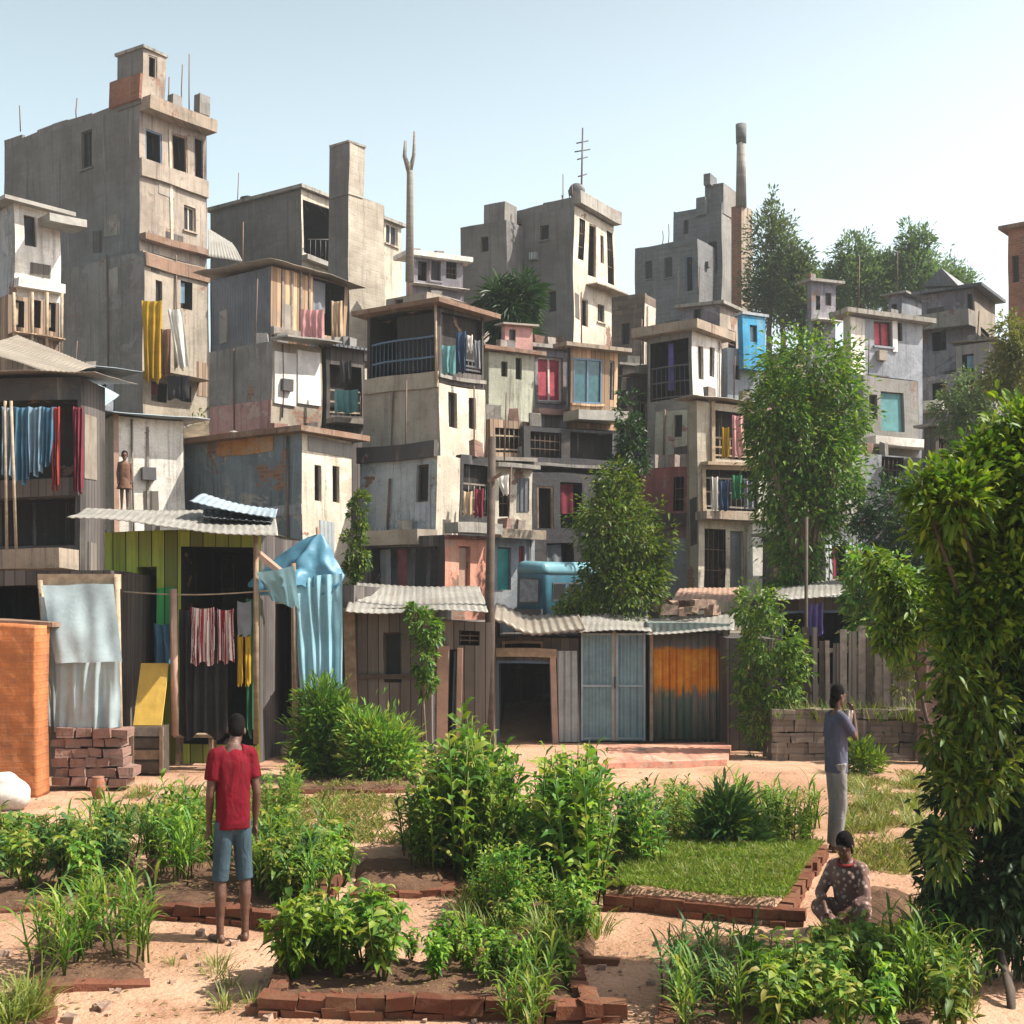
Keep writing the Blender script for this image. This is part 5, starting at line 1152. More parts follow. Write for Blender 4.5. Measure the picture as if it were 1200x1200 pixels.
# ================================================================== garden beds
BEDS = []
def bed_h(x, y):
    for poly, h in BEDS:
        ins = True
        for i in range(4):
            p, q = poly[i], poly[(i+1)%4]
            if (q.x-p.x)*(y-p.y)-(q.y-p.y)*(x-p.x) < 0: ins = False; break
        if ins: return h*.85
    return 0
def bed(label, quad, h=.13, edge='edge_brick', soil='soil', sides=(0,1), jit=1.):
    """quad: near start, near end, far end, far start on the photograph; brick edging along the chosen sides."""
    q = [G(*p) for p in quad]; BEDS.append((q, h))
    c = sum(q, Vector())/4; rt = empty('garden_bed', c, label, 'garden bed', 'raised garden beds')
    h *= .72
    mb = MB()
    def fn(i, j):
        p = (q[0]*(1-i)+q[1]*i)*(1-j)+(q[3]*(1-i)+q[2]*i)*j
        e = min(i, 1-i)*(q[1]-q[0]).length; f = min(j, 1-j)*(q[3]-q[0]).length; k = min(1, min(e, f)/.12)
        k = k if k < 1 else 1
        return Vector((p.x, p.y, ground_z(p.x,p.y) - .03 + (h*.95+.03)*k + .035*k*noise.noise(Vector((p.x*4,p.y*4,2))) + .02*k*noise.noise(Vector((p.x*13,p.y*13,5)))))
    L1 = (q[1]-q[0]).length; L2 = (q[3]-q[0]).length
    mb.grid(fn, max(8,int(L1/.06)), max(8,int(L2/.06)), smooth=True); mb.build('soil', soil, rt)
    eb = MB()
    for s in sides:
        p, r_ = q[s], q[(s+1)%4]; d = (r_-p); L = d.length; d = d/L; nrm = Vector((d.y,-d.x,0)); z = 0
        while z < h-.02:
            x = R.uniform(-.1,0)
            while x < L:
                w = R.uniform(.17,.25)
                if True:
                    o = p + d*x + nrm*R.uniform(-.01,.03); g = ground_z(o.x,o.y)
                    eb.obox((o.x,o.y,g-.03+z+R.uniform(-.015,.01)*jit), d*(w*.97)+nrm*R.uniform(-.02,.02)*jit+Vector((0,0,R.uniform(-.015,.015)*jit)), -nrm*.11, (0,0,.078), 0, .014*jit)
                x += w
            z += .08
    eb.build('brick_edging', edge, rt); return rt
bed('brick edged bed of crops at the red shirted man',[(160,1078),(372,1098),(408,1010),(170,1000)],.17)
bed('soil bed of dark green crops beside the white sack',[(-30,1072),(152,1062),(165,1000),(-20,998)],.12,sides=(0,))
bed('small soil bed with one leafy plant clump near the garden path',[(20,1168),(176,1158),(180,1085),(40,1090)],.08,sides=(0,))
bed('small corner bed of yellowish plants',[(-40,1230),(66,1225),(60,1165),(-30,1165)],.08,sides=(0,1))
bed('long brick edged bed of small plants closest to the path fork',[(306,1192),(704,1200),(668,1130),(330,1135)],.15,sides=(0,1,3))
bed('bare low bed with broken brick edging beside the largest bush',[(408,1050),(532,1048),(528,1012),(414,1012)],.13,sides=(0,1))
bed('weedy soil bed under the light green bush',[(515,1120),(700,1130),(705,1068),(540,1050)],.12,sides=(0,))
bed('grassy bed with a neat red brick edge before the seated person',[(716,1066),(922,1082),(968,1008),(740,1004)],.24,soil='earth',sides=(0,1),jit=.35)
bed('bed of tall leafy crops between the path and the big tree',[(765,1240),(1110,1240),(1080,1100),(800,1100)],.08,sides=(3,))
bed('low brick edged bed under the tall dark bush',[(340,930),(495,928),(500,905),(352,903)],.12,sides=(0,1))
mb = MB(); c = G(1052,1075)
mb.grid(lambda i,j: c+Vector(((i-.5)*.75,(j-.3)*1.4, .16*math.sin(math.pi*i)*math.sin(math.pi*j)+.03*noise.noise(Vector((i*7,j*9,1)))-.02)),30,40); tag(mb.build('shadow_mound','soil'),'dark mound put in as tree shadow beside the seated person','shadow mound')  # dark mound added where the shadow under the tree lies
# ---- planting
crops('broad','dark green crop plant in the bed beside the white sack','crops beside the white sack',[(-20,1062),(140,1056),(150,1012),(-10,1010)],17,.75,1.1,(0,2),gap=.14)
crops('maize','leafy crop plant behind the sack bed','crops beside the white sack',[(60,1010),(190,1030),(200,985),(70,980)],9,.6,.8,(0,1),gap=.2)
crops('maize','tall grassy crop plant in the bed at the red shirted man','crops at the red shirted man',[(172,1066),(365,1088),(400,1020),(180,1012)],17,.6,.9,(0,2),gap=.13)
crops('broad','broad leaved crop plant in the bed at the red shirted man','crops at the red shirted man',[(300,1082),(385,1090),(405,1030),(310,1030)],11,.8,1.1,(0,2),gap=.12)
crops('maize','upright leafy plant of the small clump bed near the path','plants of the small clump bed',[(60,1155),(160,1150),(160,1105),(66,1105)],9,.62,.8,(0,),gap=.16)
crops('weed','yellowish tuft in the corner bed','corner bed plants',[(-20,1215),(50,1212),(50,1180),(-20,1180)],7,.8,1.2,(1,),gap=.12)
crops('broad','bushy vegetable plant in the long brick bed by the path fork','plants of the long brick bed',[(328,1172),(470,1175),(465,1135),(340,1138)],12,.7,1.0,(0,1),gap=.14)
crops('maize','upright grassy plant in the long brick bed by the path fork','plants of the long brick bed',[(335,1165),(465,1168),(460,1130),(345,1132)],4,.45,.6,(0,1),gap=.16)
crops('broad','small light green seedling in the long brick bed by the path fork','plants of the long brick bed',[(480,1178),(680,1185),(655,1140),(480,1138)],17,.36,.6,(1,),gap=.16)
crops('maize','slender stalk plant at the edge of the long brick bed','plants of the long brick bed',[(592,1215),(640,1215),(640,1180),(592,1178)],4,.5,.6,(0,),gap=.12)
crops('weed','weed tuft in the soil under the light green bush','weeds under the bushes',[(525,1112),(700,1122),(705,1078),(545,1062)],20,.6,1.1,(0,1),gap=.1)
crops('broad','leafy seedling in the soil under the light green bush','weeds under the bushes',[(560,1105),(690,1116),(700,1080),(570,1070)],12,.4,.65,(0,1),gap=.15)
crops('weed','yellow green grass tuft on the grassy brick bed','grass tufts of the brick bed',[(724,1058),(915,1072),(960,1014),(745,1010)],60,.3,.55,(1,),gap=.07)
crops('maize','tall leafy crop plant between the path and the big tree','crops before the big tree',[(775,1225),(870,1225),(865,1150),(790,1150)],9,.42,.62,(0,1),gap=.17)
crops('broad','bushy crop plant between the path and the big tree','crops before the big tree',[(880,1240),(1130,1240),(1110,1150),(890,1158)],22,.6,.9,(0,1),gap=.14)
crops('maize','arching crop plant beside the seated person','crops before the big tree',[(1050,1190),(1140,1190),(1130,1140),(1055,1140)],9,.55,.8,(0,2),gap=.16)
crops('maize','slim crop plant in the rows behind the grassy brick bed','back row crops',[(770,1000),(960,1000),(955,960),(780,960)],16,.6,.85,(0,),gap=.18)
crops('maize','slim light plant around the largest bush','plants round the bushes',[(470,1030),(800,1045),(790,1000),(480,990)],9,.6,.95,(0,2),gap=.16)
crops('weed','dry weed tuft along the sandy path','path weeds',[(250,1200),(330,1200),(300,1130),(200,1130)],6,.4,.8,(1,2),gap=.2)
crops('weed','straw coloured tuft in the yard grass','yard tufts',[(120,975),(330,985),(330,935),(150,930)],22,.5,1.0,(1,2),gap=.14)
crops('weed','pale grass tuft in the verge behind the seated person','verge tufts',[(990,1010),(1110,1015),(1090,915),(985,925)],44,.6,1.15,(1,2),gap=.12)
TB = 'tall plants of the garden middle'
crops('tall','tallest dark leafy stalk plant in the middle stand before the lean-to',TB,[(478,1032),(618,1036),(612,1000),(500,996)],24,1.3,1.65,(0,0,1),gap=.11)
crops('tall','lower stalk plant on the outer side of the middle stand',TB,[(462,1016),(510,1018),(512,985),(472,985)],6,.6,.8,(0,2),gap=.13)
crops('tall','light green stalk plant in the stand nearest the blue gate',TB,[(628,1062),(712,1060),(705,1005),(632,1010)],18,1.2,1.45,(0,1),gap=.11)
crops('tall','shorter stalk plant in front of the tallest stand','low stalk plants',[(545,1092),(665,1095),(655,1050),(560,1048)],16,.5,.72,(0,0,1),gap=.12)
crops('tall','stalk plant between the light green stand and the brick bed','low stalk plants',[(708,1044),(785,1046),(780,1005),(715,1005)],11,.68,.88,(0,2),gap=.13)
crops('tall','pale stalk plant beside the dark rounded bush','low stalk plants',[(882,1016),(948,1014),(945,985),(885,985)],10,.55,.72,(0,1),gap=.13)
crops('tall','stalk plant behind the dark rounded bush','low stalk plants',[(765,1000),(830,1000),(828,965),(770,965)],8,.6,.8,(0,),gap=.15)
crops('tall','stalk plant behind the red shirted man','low stalk plants',[(306,975),(350,978),(348,950),(310,950)],5,.75,1.0,(0,2),gap=.16)
crops('tall','stalk plant at the crop bed end beside the red shirted man','crops at the red shirted man',[(185,1050),(245,1055),(245,1000),(190,1000)],8,.7,.95,(0,1),gap=.14)
for i in range(26):
    q = P(910+i*6.8,0,20.2); st, lv = PROTO['weed'][i%3]
    rt = empty('weed_tuft',(q.x,20.1+R.uniform(-.1,.25),CH+(HY-843)/F*20.2),'grass tuft growing along the top of the low stone wall','weed','grass on the stone wall'); rt.scale = (1,1,R.uniform(.9,1.8)); rt.rotation_euler.z = i
    for nm, me in (('stem',st),('leaves',lv[i%2])):
        o = bpy.data.objects.new(nm, me); COL.objects.link(o); o.parent = rt
# ---- loose grass and stones that nobody could count
def grass(n):
    xs, ys = [], []
    regions = [((130,985),(480,990),(470,925),(160,925),.30),((800,965),(960,965),(960,930),(800,930),.05),((985,1020),(1110,1030),(1100,905),(985,910),.22),((900,1200),(1150,1200),(1110,1090),(960,1090),.10),((0,1000),(200,1000),(180,960),(0,960),.10)]
    Vs, Ds, Ls = [], [], []
    for a,b,c,d,w in regions:
        a,b,c,d = [np.array(G(*q)) for q in (a,b,c,d)]; m = int(n*w*.8); u = NR.random((m,1)); v = NR.random((m,1))
        p = (a*(1-u)+b*u)*(1-v)+(d*(1-u)+c*u)*v; Vs.append(p)
    p = np.concatenate(Vs)
    keep = np.array([noise.noise(Vector((q[0]*1.3,q[1]*1.3,4))) + .35*noise.noise(Vector((q[0]*5,q[1]*5,8))) > -.12 for q in p]); p = p[keep]
    p[:,2] = [ground_z(q[0],q[1]) + bed_h(q[0],q[1]) - .01 for q in p]
    N = len(p); d = NR.normal(size=(N,3))*.45; d[:,2] = 1.
    return p, d, NR.uniform(.05,.17,N), NR.uniform(.006,.012,N)
p, d, L, W = grass(60000)
V, Fc = leaf_arrays(p, d, NR.normal(size=d.shape), L, W, False, .5)
o = bpy.data.objects.new('grass', np_mesh('grass', V, Fc, 'grass')); COL.objects.link(o); tag(o, kind='stuff')
a_,b_,c_,d_ = [np.array(G(*q)) for q in ((719,1065),(920,1080),(966,1010),(741,1006))]; u = NR.random((17000,1)); v = NR.random((17000,1)); p = (a_*(1-u)+b_*u)*(1-v)+(d_*(1-u)+c_*u)*v
p[:,2] = [ground_z(q[0],q[1]) + bed_h(q[0],q[1]) - .01 for q in p]; d = NR.normal(size=p.shape)*.4; d[:,2] = 1.
V, Fc = leaf_arrays(p, d, NR.normal(size=d.shape), NR.uniform(.04,.10,len(p)), NR.uniform(.008,.014,len(p)), False, .5)
o = bpy.data.objects.new('lawn_grass', np_mesh('lawn_grass', V, Fc, 'lawn')); COL.objects.link(o); tag(o, kind='stuff')
mb = MB()
for k in range(750):
    q = G(R.uniform(-20,1150), R.choice([R.uniform(905,1000),R.uniform(1000,1200)])); s = R.choice([.012,.018,.025,.045])*R.uniform(.6,1.3)
    if bed_h(q.x,q.y): continue
    mb.cbox((q.x,q.y,ground_z(q.x,q.y)+s*.25), s*R.uniform(.8,1.6), s, s*.8, R.random()*3, 0, s*.25)
o = mb.build('gravel','rubble'); tag(o, kind='stuff')
# fallen leaves and clods make the paths read as trodden
n = 1800; pp = np.array([G(R.uniform(-20,1150), R.uniform(930,1200)) for _ in range(n)]); pp[:,2] = [ground_z(q[0],q[1])+.008+bed_h(q[0],q[1])*1.2 for q in pp]
dd = NR.normal(size=(n,3)); dd[:,2] *= .1
V, Fc = leaf_arrays(pp, dd, np.tile([[0,0,1.]],(n,1)), NR.uniform(.02,.06,n), NR.uniform(.01,.022,n)); o = bpy.data.objects.new('fallen_leaves', np_mesh('fallen_leaves',V,Fc,'leaf_dry')); COL.objects.link(o); tag(o, kind='stuff')
# scrub that covers the slope between the houses
n = 26000; xx = NR.uniform(-16,26,n); yy = 24 + 40*NR.random(n)**1.3; zz = np.array([ground_z(a,b) for a,b in zip(xx,yy)])
kp = np.array([noise.noise(Vector((a*.3,b*.3,7))) > -.12 for a,b in zip(xx,yy)]); pp = np.stack([xx,yy,zz],1)[kp]; pp = np.repeat(pp,2,0) + NR.normal(size=(kp.sum()*2,3))*[.15,.15,.1]
dd = NR.normal(size=pp.shape)*.7; dd[:,2] = np.abs(dd[:,2])+.4
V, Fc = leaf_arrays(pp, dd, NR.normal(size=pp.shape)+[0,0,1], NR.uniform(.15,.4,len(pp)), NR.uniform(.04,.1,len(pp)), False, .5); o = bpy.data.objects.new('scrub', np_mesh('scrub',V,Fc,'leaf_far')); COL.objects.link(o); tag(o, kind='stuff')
# ================================================================== people
class PB(MB):                                   # limbs: one tapered piece per bone with a rounded joint, fused later
    def tube(s, pts, rs, n=8, m=0, cap=True, smooth=True):
        pts = [Vector(p) for p in pts]
        if n < 9 or len(pts) == 2: return MB.tube(s, pts, rs, n, m, cap, smooth)
        if not hasattr(rs, '__len__'): rs = [rs]*len(pts)
        for i in range(len(pts)-1):
            MB.tube(s, pts[i:i+2], rs[i:i+2], n, m)
            if i: s.ell(pts[i], rs[i], rs[i], rs[i])
def fuse(mb, name, mat, root, vox=.008, smooth=4):
    o = mb.build(name, mat, root)
    m = o.modifiers.new('fuse','REMESH'); m.mode = 'VOXEL'; m.voxel_size = vox; m.use_smooth_shade = True
    s = o.modifiers.new('soft','SMOOTH'); s.iterations = smooth; s.factor = .5
    return o
def hand(mb, wrist, d, side, s=1., curl=.4):
    """palm with four unequal bent fingers and a thumb leaving its side"""
    d = Vector(d).normalized(); side = Vector(side); side = (side - d*side.dot(d)).normalized(); n = d.cross(side)
    w = Vector(wrist); pal = w + d*.085*s
    mb.tube([w, w+d*.04*s, pal],[.022*s,.03*s,.032*s],10)
    for k, (off, L) in enumerate(((-.024,.066),(-.008,.076),(.009,.072),(.025,.056))):
        b = pal + side*off*s - d*.01*s; a = curl*(1+.15*k)
        d1 = (d*math.cos(a*.5)+n*math.sin(a*.5)); d2 = (d*math.cos(a*1.3)+n*math.sin(a*1.3))
        mb.tube([w+d*.05*s+side*off*.7*s, b, b+d1*L*.5*s, b+d1*L*.5*s+d2*L*.5*s],[.010*s,.0095*s,.0085*s,.007*s],7)
    t = w + d*.03*s - side*.026*s; td = (d*.7 - side*.75 + n*.15).normalized()
    mb.tube([w+d*.015*s-side*.01*s, t, t+td*.03*s, t+td*.03*s+(d*.9-side*.3)*.028*s],[.013*s,.012*s,.010*s,.008*s],7)
def head(mb, c, f, up, s=1.):
    """skull, jaw, nose, brow, ears; f = facing direction"""
    f = Vector(f).normalized(); up = Vector(up).normalized(); r = f.cross(up).normalized(); up = r.cross(f)
    rot = Matrix((r, f, up)).transposed(); c = Vector(c)
    q = lambda x,y,z: c + r*x*s + f*y*s + up*z*s
    mb.ell(q(0,-.012,.025), .074*s,.092*s,.092*s, rot); mb.ell(q(0,.022,-.05), .056*s,.062*s,.066*s, rot)
    mb.ell(q(0,.094,-.016), .013*s,.019*s,.024*s, rot); mb.ell(q(0,.082,.022), .05*s,.012*s,.010*s, rot)
    mb.ell(q(0,.08,-.062), .024*s,.012*s,.009*s, rot); mb.ell(q(0,.066,-.098), .024*s,.02*s,.016*s, rot)
    for e in (-1,1): mb.ell(q(e*.077,-.012,-.01), .010*s,.018*s,.030*s, rot); mb.ell(q(e*.03,.078,.004), .013*s,.008*s,.008*s, rot)
    return q, rot
def hair(root, q, rot, s, long=0., tilt=0.):
    mb = MB(); mb.ell(q(0,-.022,.042), .081*s,.094*s,.086*s, rot)
    mb.ell(q(0,-.055,.0), .074*s,.062*s,.08*s, rot)
    if long: mb.ell(q(0,-.085,-.07), .05*s,.04*s,long*s, rot)
    return fuse(mb,'hair','hair',root,.009,3)
def foot(mb, ank, f, s=1.):
    f = Vector(f).normalized(); a = Vector(ank)
    mb.tube([a+Vector((0,0,.01)), a-Vector((0,0,.05))+f*.01],[.036*s,.038*s],10)
    side = f.cross(Vector((0,0,1))); rot = Matrix((side, f, Vector((0,0,1)))).transposed()
    mb.ell(Vector((a.x,a.y,a.z-.052))+f*.075, .042*s,.12*s,.03*s, rot); mb.ell(Vector((a.x,a.y,a.z-.05))-f*.02, .036*s,.045*s,.036*s, rot)
def torso(mb, hip, chest, neckb, r, w=(.155,.17,.13), dep=.1, k=1.):
    """trunk as one loft of rounded rings from the hips over the chest to the neck; r = sideways direction"""
    hip, chest, neckb = map(Vector, (hip, chest, neckb)); r = Vector(r).normalized(); rings = []
    for t in range(9):
        u = t/8; rings.append((hip.lerp(chest,u), w[0]*(1-u)**2 + 2*u*(1-u)*w[2]*.98 + w[1]*u*u, dep*(1+.08*math.sin(u*3.1))))
    for u, a, b in ((.3,.93,.95),(.55,.74,.82),(.8,.5,.66),(1.,.34,.52)): rings.append((chest.lerp(neckb,u), w[1]*a, dep*b))
    vs = []; n = 24; up = (chest-hip).normalized(); f = up.cross(r).normalized()
    for p, a, b in rings:
        for q in range(n):
            c, s_ = math.cos(2*math.pi*q/n), math.sin(2*math.pi*q/n)
            vs.append(p + r*k*a*math.copysign(abs(c)**.8,c) + f*k*b*math.copysign(abs(s_)**.8,s_))
    fs = [(i*n+q, i*n+(q+1)%n, (i+1)*n+(q+1)%n, (i+1)*n+q) for i in range(len(rings)-1) for q in range(n)]
    fs += [tuple(range(n))[::-1], tuple(range((len(rings)-1)*n, len(rings)*n))]
    mb.add(vs, fs, 0, True)

# --- man in the red shirt, seen from behind, weight on both feet
B = G(273,1104)
rt = empty('person', B, 'person in a red T-shirt and blue grey shorts standing with arms down on the path', 'person', 'people in the garden')
f = Vector((-.5,.86,0)).normalized(); r = f.cross(Vector((0,0,1))).normalized(); X = lambda a,b,z: B + r*a + f*b + Vector((0,0,z))
body = PB()
hl, hr = X(-.075,0,.86), X(.075,0,.86); kl, kr = X(-.105,.03,.47), X(.105,.0,.47); al, ar = X(-.118,-.01,.085), X(.10,-.03,.085)
for h_, k_, a_ in ((hl,kl,al),(hr,kr,ar)):
    body.tube([h_, h_.lerp(k_,.5), k_, k_.lerp(a_,.3)-f*.012, k_.lerp(a_,.7), a_],[.082,.068,.052,.053,.037,.032],14); foot(body, a_, f+ (r*-.25 if a_ is al else r*.3), .95)
torso(body, X(0,0,.88), X(.0,.01,1.30), X(.012,.015,1.475), r, (.13,.145,.118),.092)
for e in (-1,1):
    sh = X(e*.158,.01,1.375); el = X(e*.205,-.03 if e>0 else .0,1.10); wr = X(e*(.17 if e<0 else .212),.03 if e>0 else .14,.86 if e>0 else .875)
    body.ell(sh,.055,.052,.056); body.tube([X(e*.08,.01,1.40),sh,sh.lerp(el,.5),el,el.lerp(wr,.35),wr],[.06,.052,.044,.037,.037,.024],12); hand(body, wr, (wr-el)*.7+Vector((0,0,-.1)), f*1.0 if e>0 else f*1.0, .95, .5 if e>0 else -.5)
q, rot = head(body, X(.06,.095,1.555), (f+r*.3-Vector((0,0,.5))).normalized(), Vector((0,0,1))+r*.22+f*.5, .98)
body.tube([X(.008,.012,1.43),q(0,-.02,-.05)],[.052,.05],12)
fuse(body,'body','skin',rt,.0075,3); hair(rt,q,rot,.98)
m_ = PB(); torso(m_, X(0,0,.84), X(0,.01,1.305), X(.01,.013,1.44), r, (.152,.162,.142),.112)
for e in (-1,1):
    sh = X(e*.158,.01,1.375); el = X(e*.205,-.03 if e>0 else .0,1.10); m_.ell(sh,.066,.064,.066); m_.tube([X(e*.07,.01,1.39),sh,sh.lerp(el,.62)],[.075,.068,.07],14)
fuse(m_,'t_shirt','shirt_red',rt,.009,5)
m_ = PB(); m_.ell(X(0,0,.87),.148,.108,.08,Matrix((r,f,Vector((0,0,1)))).transposed())
for h_, k_ in ((hl,kl),(hr,kr)): m_.tube([h_+Vector((0,0,.04)), h_.lerp(k_,.5), h_.lerp(k_,1.02)],[.088,.078,.074],14)
fuse(m_,'shorts','denim',rt,.009,4)

rt.scale = (.84,.88,1)
# --- woman standing side on, one arm raised to her face
B = G(980,998)
rt = empty('person', B, 'person standing side on in an indigo top and grey trousers, hand at the face', 'person', 'people in the garden')
f = Vector((.93,.36,0)).normalized(); r = f.cross(Vector((0,0,1))).normalized(); body = PB()
hl, hr = X(-.07,0,.86), X(.07,-.01,.86); kl, kr = X(-.075,.035,.47), X(.07,.02,.47); al, ar = X(-.075,.0,.085), X(.07,-.06,.085)
for h_, k_, a_ in ((hl,kl,al),(hr,kr,ar)):
    body.tube([h_, h_.lerp(k_,.5), k_, k_.lerp(a_,.3)-f*.012, a_],[.082,.068,.05,.05,.032],14); foot(body, a_, f, .9)
torso(body, X(0,0,.88), X(0,.0,1.27), X(0,.02,1.43), r, (.13,.13,.105),.092)
sh = X(-.14,0,1.34); el = X(-.16,-.03,1.07); wr = X(-.13,.09,.86); body.tube([X(-.06,0,1.37),sh,sh.lerp(el,.5),el,wr],[.055,.046,.04,.034,.023],12); hand(body, wr, wr-el, f, .9, .5)
sh = X(.14,0,1.34); el2 = X(.16,.17,1.15); wr2 = X(.09,.19,1.40); body.tube([X(.06,0,1.37),sh,sh.lerp(el2,.5),el2,el2.lerp(wr2,.4),wr2],[.055,.046,.04,.034,.034,.023],12); hand(body, wr2, X(.05,.13,1.55)-wr2, -r, .9, .5)
q, rot = head(body, X(0,.035,1.56), (f+Vector((0,0,-.12))).normalized(), Vector((0,0,1))+f*.1, .96)
body.tube([X(0,.015,1.40),q(0,-.02,-.05)],[.048,.045],12)
fuse(body,'body','skin',rt,.0075,3); hair(rt,q,rot,.98,.07)
m_ = PB(); torso(m_, X(0,0,.80), X(0,0,1.275), X(0,.016,1.39), r, (.162,.148,.128),.115)
for e, s_, e_ in ((-1,X(-.14,0,1.34),el),(1,X(.14,0,1.34),el2)): m_.ell(s_,.06,.058,.06); m_.tube([X(e*.06,0,1.36),s_,s_.lerp(e_,.75)],[.066,.06,.056],14)
fuse(m_,'blouse','top_indigo',rt,.009,5)
m_ = PB(); m_.ell(X(0,0,.87),.14,.11,.09,Matrix((r,f,Vector((0,0,1)))).transposed())
for h_, k_, a_ in ((hl,kl,al),(hr,kr,ar)): m_.tube([h_+Vector((0,0,.04)), h_.lerp(k_,.5), k_, a_+Vector((0,0,-.02))],[.096,.088,.078,.070],14)
fuse(m_,'trousers','trouser_grey',rt,.009,4)
m_ = PB(); m_.grid(lambda i,j: X(.09+.015*math.sin(i*9),.10+.075*i-.02*j,1.42-.18*j-.05*i*j),8,8,thick=.012); m_.build('scarf_end','cloth_pale',rt)

rt.scale = (.8,.88,1)
# --- seated person, cross-legged at the bed, seen from the front
B = G(996,1090)
rt = empty('person', B, 'person in dull brown clothes sitting on the ground beside the brick bed', 'person', 'people in the garden')
f = Vector((-.62,-.78,0)).normalized(); r = f.cross(Vector((0,0,1))).normalized(); body = PB()
pel = X(0,-.08,.12); ch = X(.0,.06,.46); nk = X(.0,.085,.58)
torso(body, pel, ch, nk, r, (.135,.135,.115),.095)
kn = {}; an = {}
for e in (-1,1):
    h_ = X(e*.07,-.04,.12); k_ = X(e*.215,.20,.24 if e<0 else .19); a_ = X(-e*.03,.31+.04*e,.075)
    kn[e], an[e] = k_, a_
    body.tube([h_,h_.lerp(k_,.5)+Vector((0,0,.02)),k_],[.082,.07,.052],14); body.tube([k_,k_.lerp(a_,.4),a_],[.052,.052,.034],12)
    foot(body, a_+Vector((0,0,.02)), (-r*e*.9+f*.4), .88)
    sh = X(e*.135,.05,.505); el_ = X(e*.215,.16,.30); wr_ = X(e*.10,.315,.22); body.ell(sh,.05,.048,.05)
    body.tube([X(e*.06,.06,.53),sh,sh.lerp(el_,.5),el_,wr_],[.055,.046,.04,.034,.023],12); hand(body, wr_, wr_-el_+Vector((0,0,-.08)), r*e, .88, .7)
q, rot = head(body, X(0,.125,.685), (f+Vector((0,0,-.35))).normalized(), Vector((0,0,1))+f*.3, .92)
body.tube([nk,q(0,-.02,-.05)],[.046,.044],12)
fuse(body,'body','skin',rt,.0075,3); hair(rt,q,rot,.97,.05)
m_ = PB(); torso(m_, X(0,-.09,.10), ch, X(0,.08,.55), r, (.165,.152,.138),.115)
for e in (-1,1):
    sh = X(e*.135,.05,.505); el_ = X(e*.215,.16,.30); wr_ = X(e*.10,.315,.22); m_.tube([X(e*.06,.06,.52),sh,sh.lerp(el_,.5),el_,el_.lerp(wr_,.6)],[.066,.06,.056,.05,.048],14)
fuse(m_,'shirt','dress_dark',rt,.009,5)
m_ = PB()
for e in (-1,1):
    h_ = X(e*.07,-.04,.12); m_.tube([h_,h_.lerp(kn[e],.5)+Vector((0,0,.02)),kn[e],kn[e].lerp(an[e],.45),kn[e].lerp(an[e],.86)],[.1,.086,.07,.068,.06],14)
m_.ell(X(0,-.08,.12),.155,.12,.11,Matrix((r,f,Vector((0,0,1)))).transposed())
fuse(m_,'trousers','dress_dark',rt,.009,4)
m_ = PB(); m_.tube([X(.075*math.cos(t*.52),.088+.07*math.sin(t*.52),.555+.02*math.sin(t*.52+3)) for t in range(13)],.014,8); m_.build('collar','scarf_red',rt)
rt.scale = (.84,.9,.96)
# --- child on the terrace of the white shack
B = P(146,598,26.9)
rt = empty('person', B, 'small child in brown clothes standing against the white shack wall', 'person')
k_ = .72; f = Vector((.3,-.95,0)).normalized(); r = f.cross(Vector((0,0,1))).normalized(); X = lambda a,b,z: B + (r*a + f*b + Vector((0,0,z)))*k_
body = PB()
for e in (-1,1):
    body.tube([X(e*.075,0,.86),X(e*.08,.02,.47),X(e*.08,-.01,.085)],[.058,.038,.024],12); foot(body, X(e*.08,-.01,.085), f, .68)
    sh = X(e*.15,0,1.36); el_ = X(e*.2,.0,1.08); wr_ = X(e*.19,.05,.86); body.tube([X(e*.06,0,1.38),sh,el_,wr_],[.042,.036,.026,.018],10); hand(body, wr_, wr_-el_, f, .7, .4)
torso(body, X(0,0,.88), X(0,0,1.3), X(0,.01,1.46), r, (.13,.14,.115),.09,k_)
q, rot = head(body, X(0,.02,1.60), f, Vector((0,0,1)), .85); body.tube([X(0,.01,1.4),q(0,-.02,-.05)],[.036,.034],10)
fuse(body,'body','skin',rt,.0075,3); hair(rt,q,rot,.86)
m_ = PB(); torso(m_, X(0,0,.80), X(0,0,1.3), X(0,.01,1.42), r, (.2,.16,.15),.12,k_); m_.tube([X(0,0,.95),X(0,0,.62)],[.12*k_*1.1,.23*k_],16)
fuse(m_,'dress','frock_brown',rt,.01,4)
# ================================================================== ground sheet, light, sky, camera
def axis(lo, hi, dlo, dhi, step, grow=1.18):
    a = list(np.arange(dlo, dhi, step)); s = step; x = a[-1]
    while x < hi: s = min(s*grow, 60); x += s; a.append(min(x, hi))
    s = step; x = dlo
    while x > lo: s = min(s*grow, 60); x -= s; a.insert(0, max(x, lo))
    return a
xs = axis(-900, 900, -9, 9, .075); ys = axis(-40, 1500, 6.5, 24, .075)
nx, ny = len(xs), len(ys)
V = np.empty((ny*nx,3), np.float32); k = 0
for y in ys:
    for x in xs: V[k] = (x, y, ground_z(x, y)); k += 1
idx = np.arange(nx*ny).reshape(ny, nx)
Q = np.stack([idx[:-1,:-1], idx[:-1,1:], idx[1:,1:], idx[1:,:-1]], -1).reshape(-1,4)
me = bpy.data.meshes.new('ground'); me.vertices.add(len(V)); me.vertices.foreach_set('co', V.ravel()); n = len(Q)
me.loops.add(n*4); me.loops.foreach_set('vertex_index', Q.astype(np.int32).ravel()); me.polygons.add(n)
me.polygons.foreach_set('loop_start', np.arange(0,n*4,4,dtype=np.int32)); me.polygons.foreach_set('loop_total', np.full(n,4,np.int32)); me.polygons.foreach_set('use_smooth', np.ones(n,bool)); me.update(calc_edges=True)
me.materials.append(M['earth']); o = bpy.data.objects.new('ground', me); COL.objects.link(o); tag(o, kind='structure')

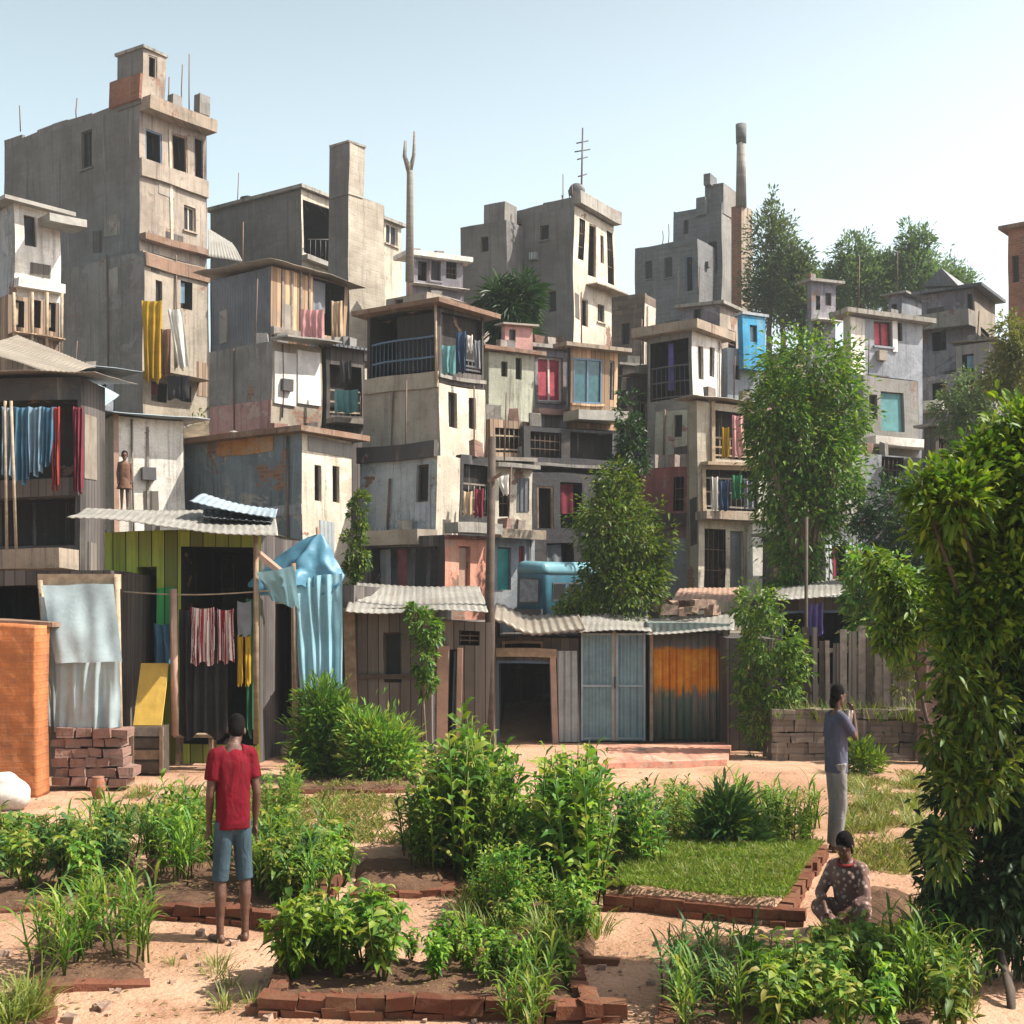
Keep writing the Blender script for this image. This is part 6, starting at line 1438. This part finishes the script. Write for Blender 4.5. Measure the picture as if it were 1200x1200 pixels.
EL, AZ = math.radians(50), Vector((.99,-.06,0)).normalized()
sd = Vector((AZ.x*math.cos(EL), AZ.y*math.cos(EL), math.sin(EL)))
L = bpy.data.lights.new('sun','SUN'); L.energy = 5.0; L.angle = math.radians(.5); L.color = (1,.93,.82)
lo = bpy.data.objects.new('sun', L); COL.objects.link(lo); lo.rotation_euler = sd.to_track_quat('Z','Y').to_euler()
w = bpy.data.worlds.new('World'); SC.world = w; w.use_nodes = True; nt = w.node_tree; bg = nt.nodes['Background']
sk = nt.nodes.new('ShaderNodeTexSky'); sk.sky_type = 'NISHITA'; sk.sun_disc = False; sk.sun_elevation = EL; sk.sun_rotation = math.atan2(sd.x, sd.y)
sk.air_density = 1.0; sk.dust_density = 6; sk.ozone_density = 1.0; sk.altitude = 0
hs = nt.nodes.new('ShaderNodeHueSaturation'); hs.inputs['Saturation'].default_value = .6; hs.inputs['Value'].default_value = 1.06; hs.inputs['Hue'].default_value = .455
nt.links.new(sk.outputs[0], hs.inputs['Color']); gz = nt.nodes.new('ShaderNodeTexCoord'); sz = nt.nodes.new('ShaderNodeSeparateXYZ'); nt.links.new(gz.outputs['Generated'], sz.inputs[0])
mr = nt.nodes.new('ShaderNodeMapRange'); mr.interpolation_type = 'SMOOTHSTEP'; nt.links.new(sz.outputs[2], mr.inputs[0])       # milky air: bright low sky; zenith dimmed to cut fill light
for i_, x_ in zip((1,2,3,4), (.10,.8,1.36,.3)): mr.inputs[i_].default_value = x_
vm = nt.nodes.new('ShaderNodeVectorMath'); vm.operation = 'SCALE'; nt.links.new(hs.outputs[0], vm.inputs[0]); nt.links.new(mr.outputs[0], vm.inputs['Scale']); nt.links.new(vm.outputs[0], bg.inputs[0]); bg.inputs[1].default_value = .15
cam = bpy.data.cameras.new('camera'); co = bpy.data.objects.new('camera', cam); COL.objects.link(co); SC.camera = co
co.location = (0,0,CH); co.rotation_euler = (math.pi/2,0,0); cam.sensor_width = 36; cam.lens = 36*F/1200; cam.shift_y = (HY-600)/1200; cam.clip_end = 3000; cam.clip_start = .05
SC.view_settings.view_transform = 'Standard'; SC.view_settings.look = 'None'; SC.view_settings.exposure = .9; SC.view_settings.gamma = 1
SC.cycles.max_bounces = 6; SC.cycles.transparent_max_bounces = 6; SC.cycles.use_denoising = True


hz = MB(); hz.obox((-120,-3,-1.2),(240,0,0),(0,130,0),(0,0,42)); t = NT('air'); t.t.links.clear()
pv = t.n('ShaderNodeVolumePrincipled'); pv.inputs['Color'].default_value = (.86,.93,.97,1); pv.inputs['Density'].default_value = .0008; pv.inputs['Anisotropy'].default_value = .2; t.l(pv.outputs[0], t.out.inputs['Volume'])
o = hz.build('haze','air'); tag(o, kind='stuff')
SC.cycles.volume_bounces = 0
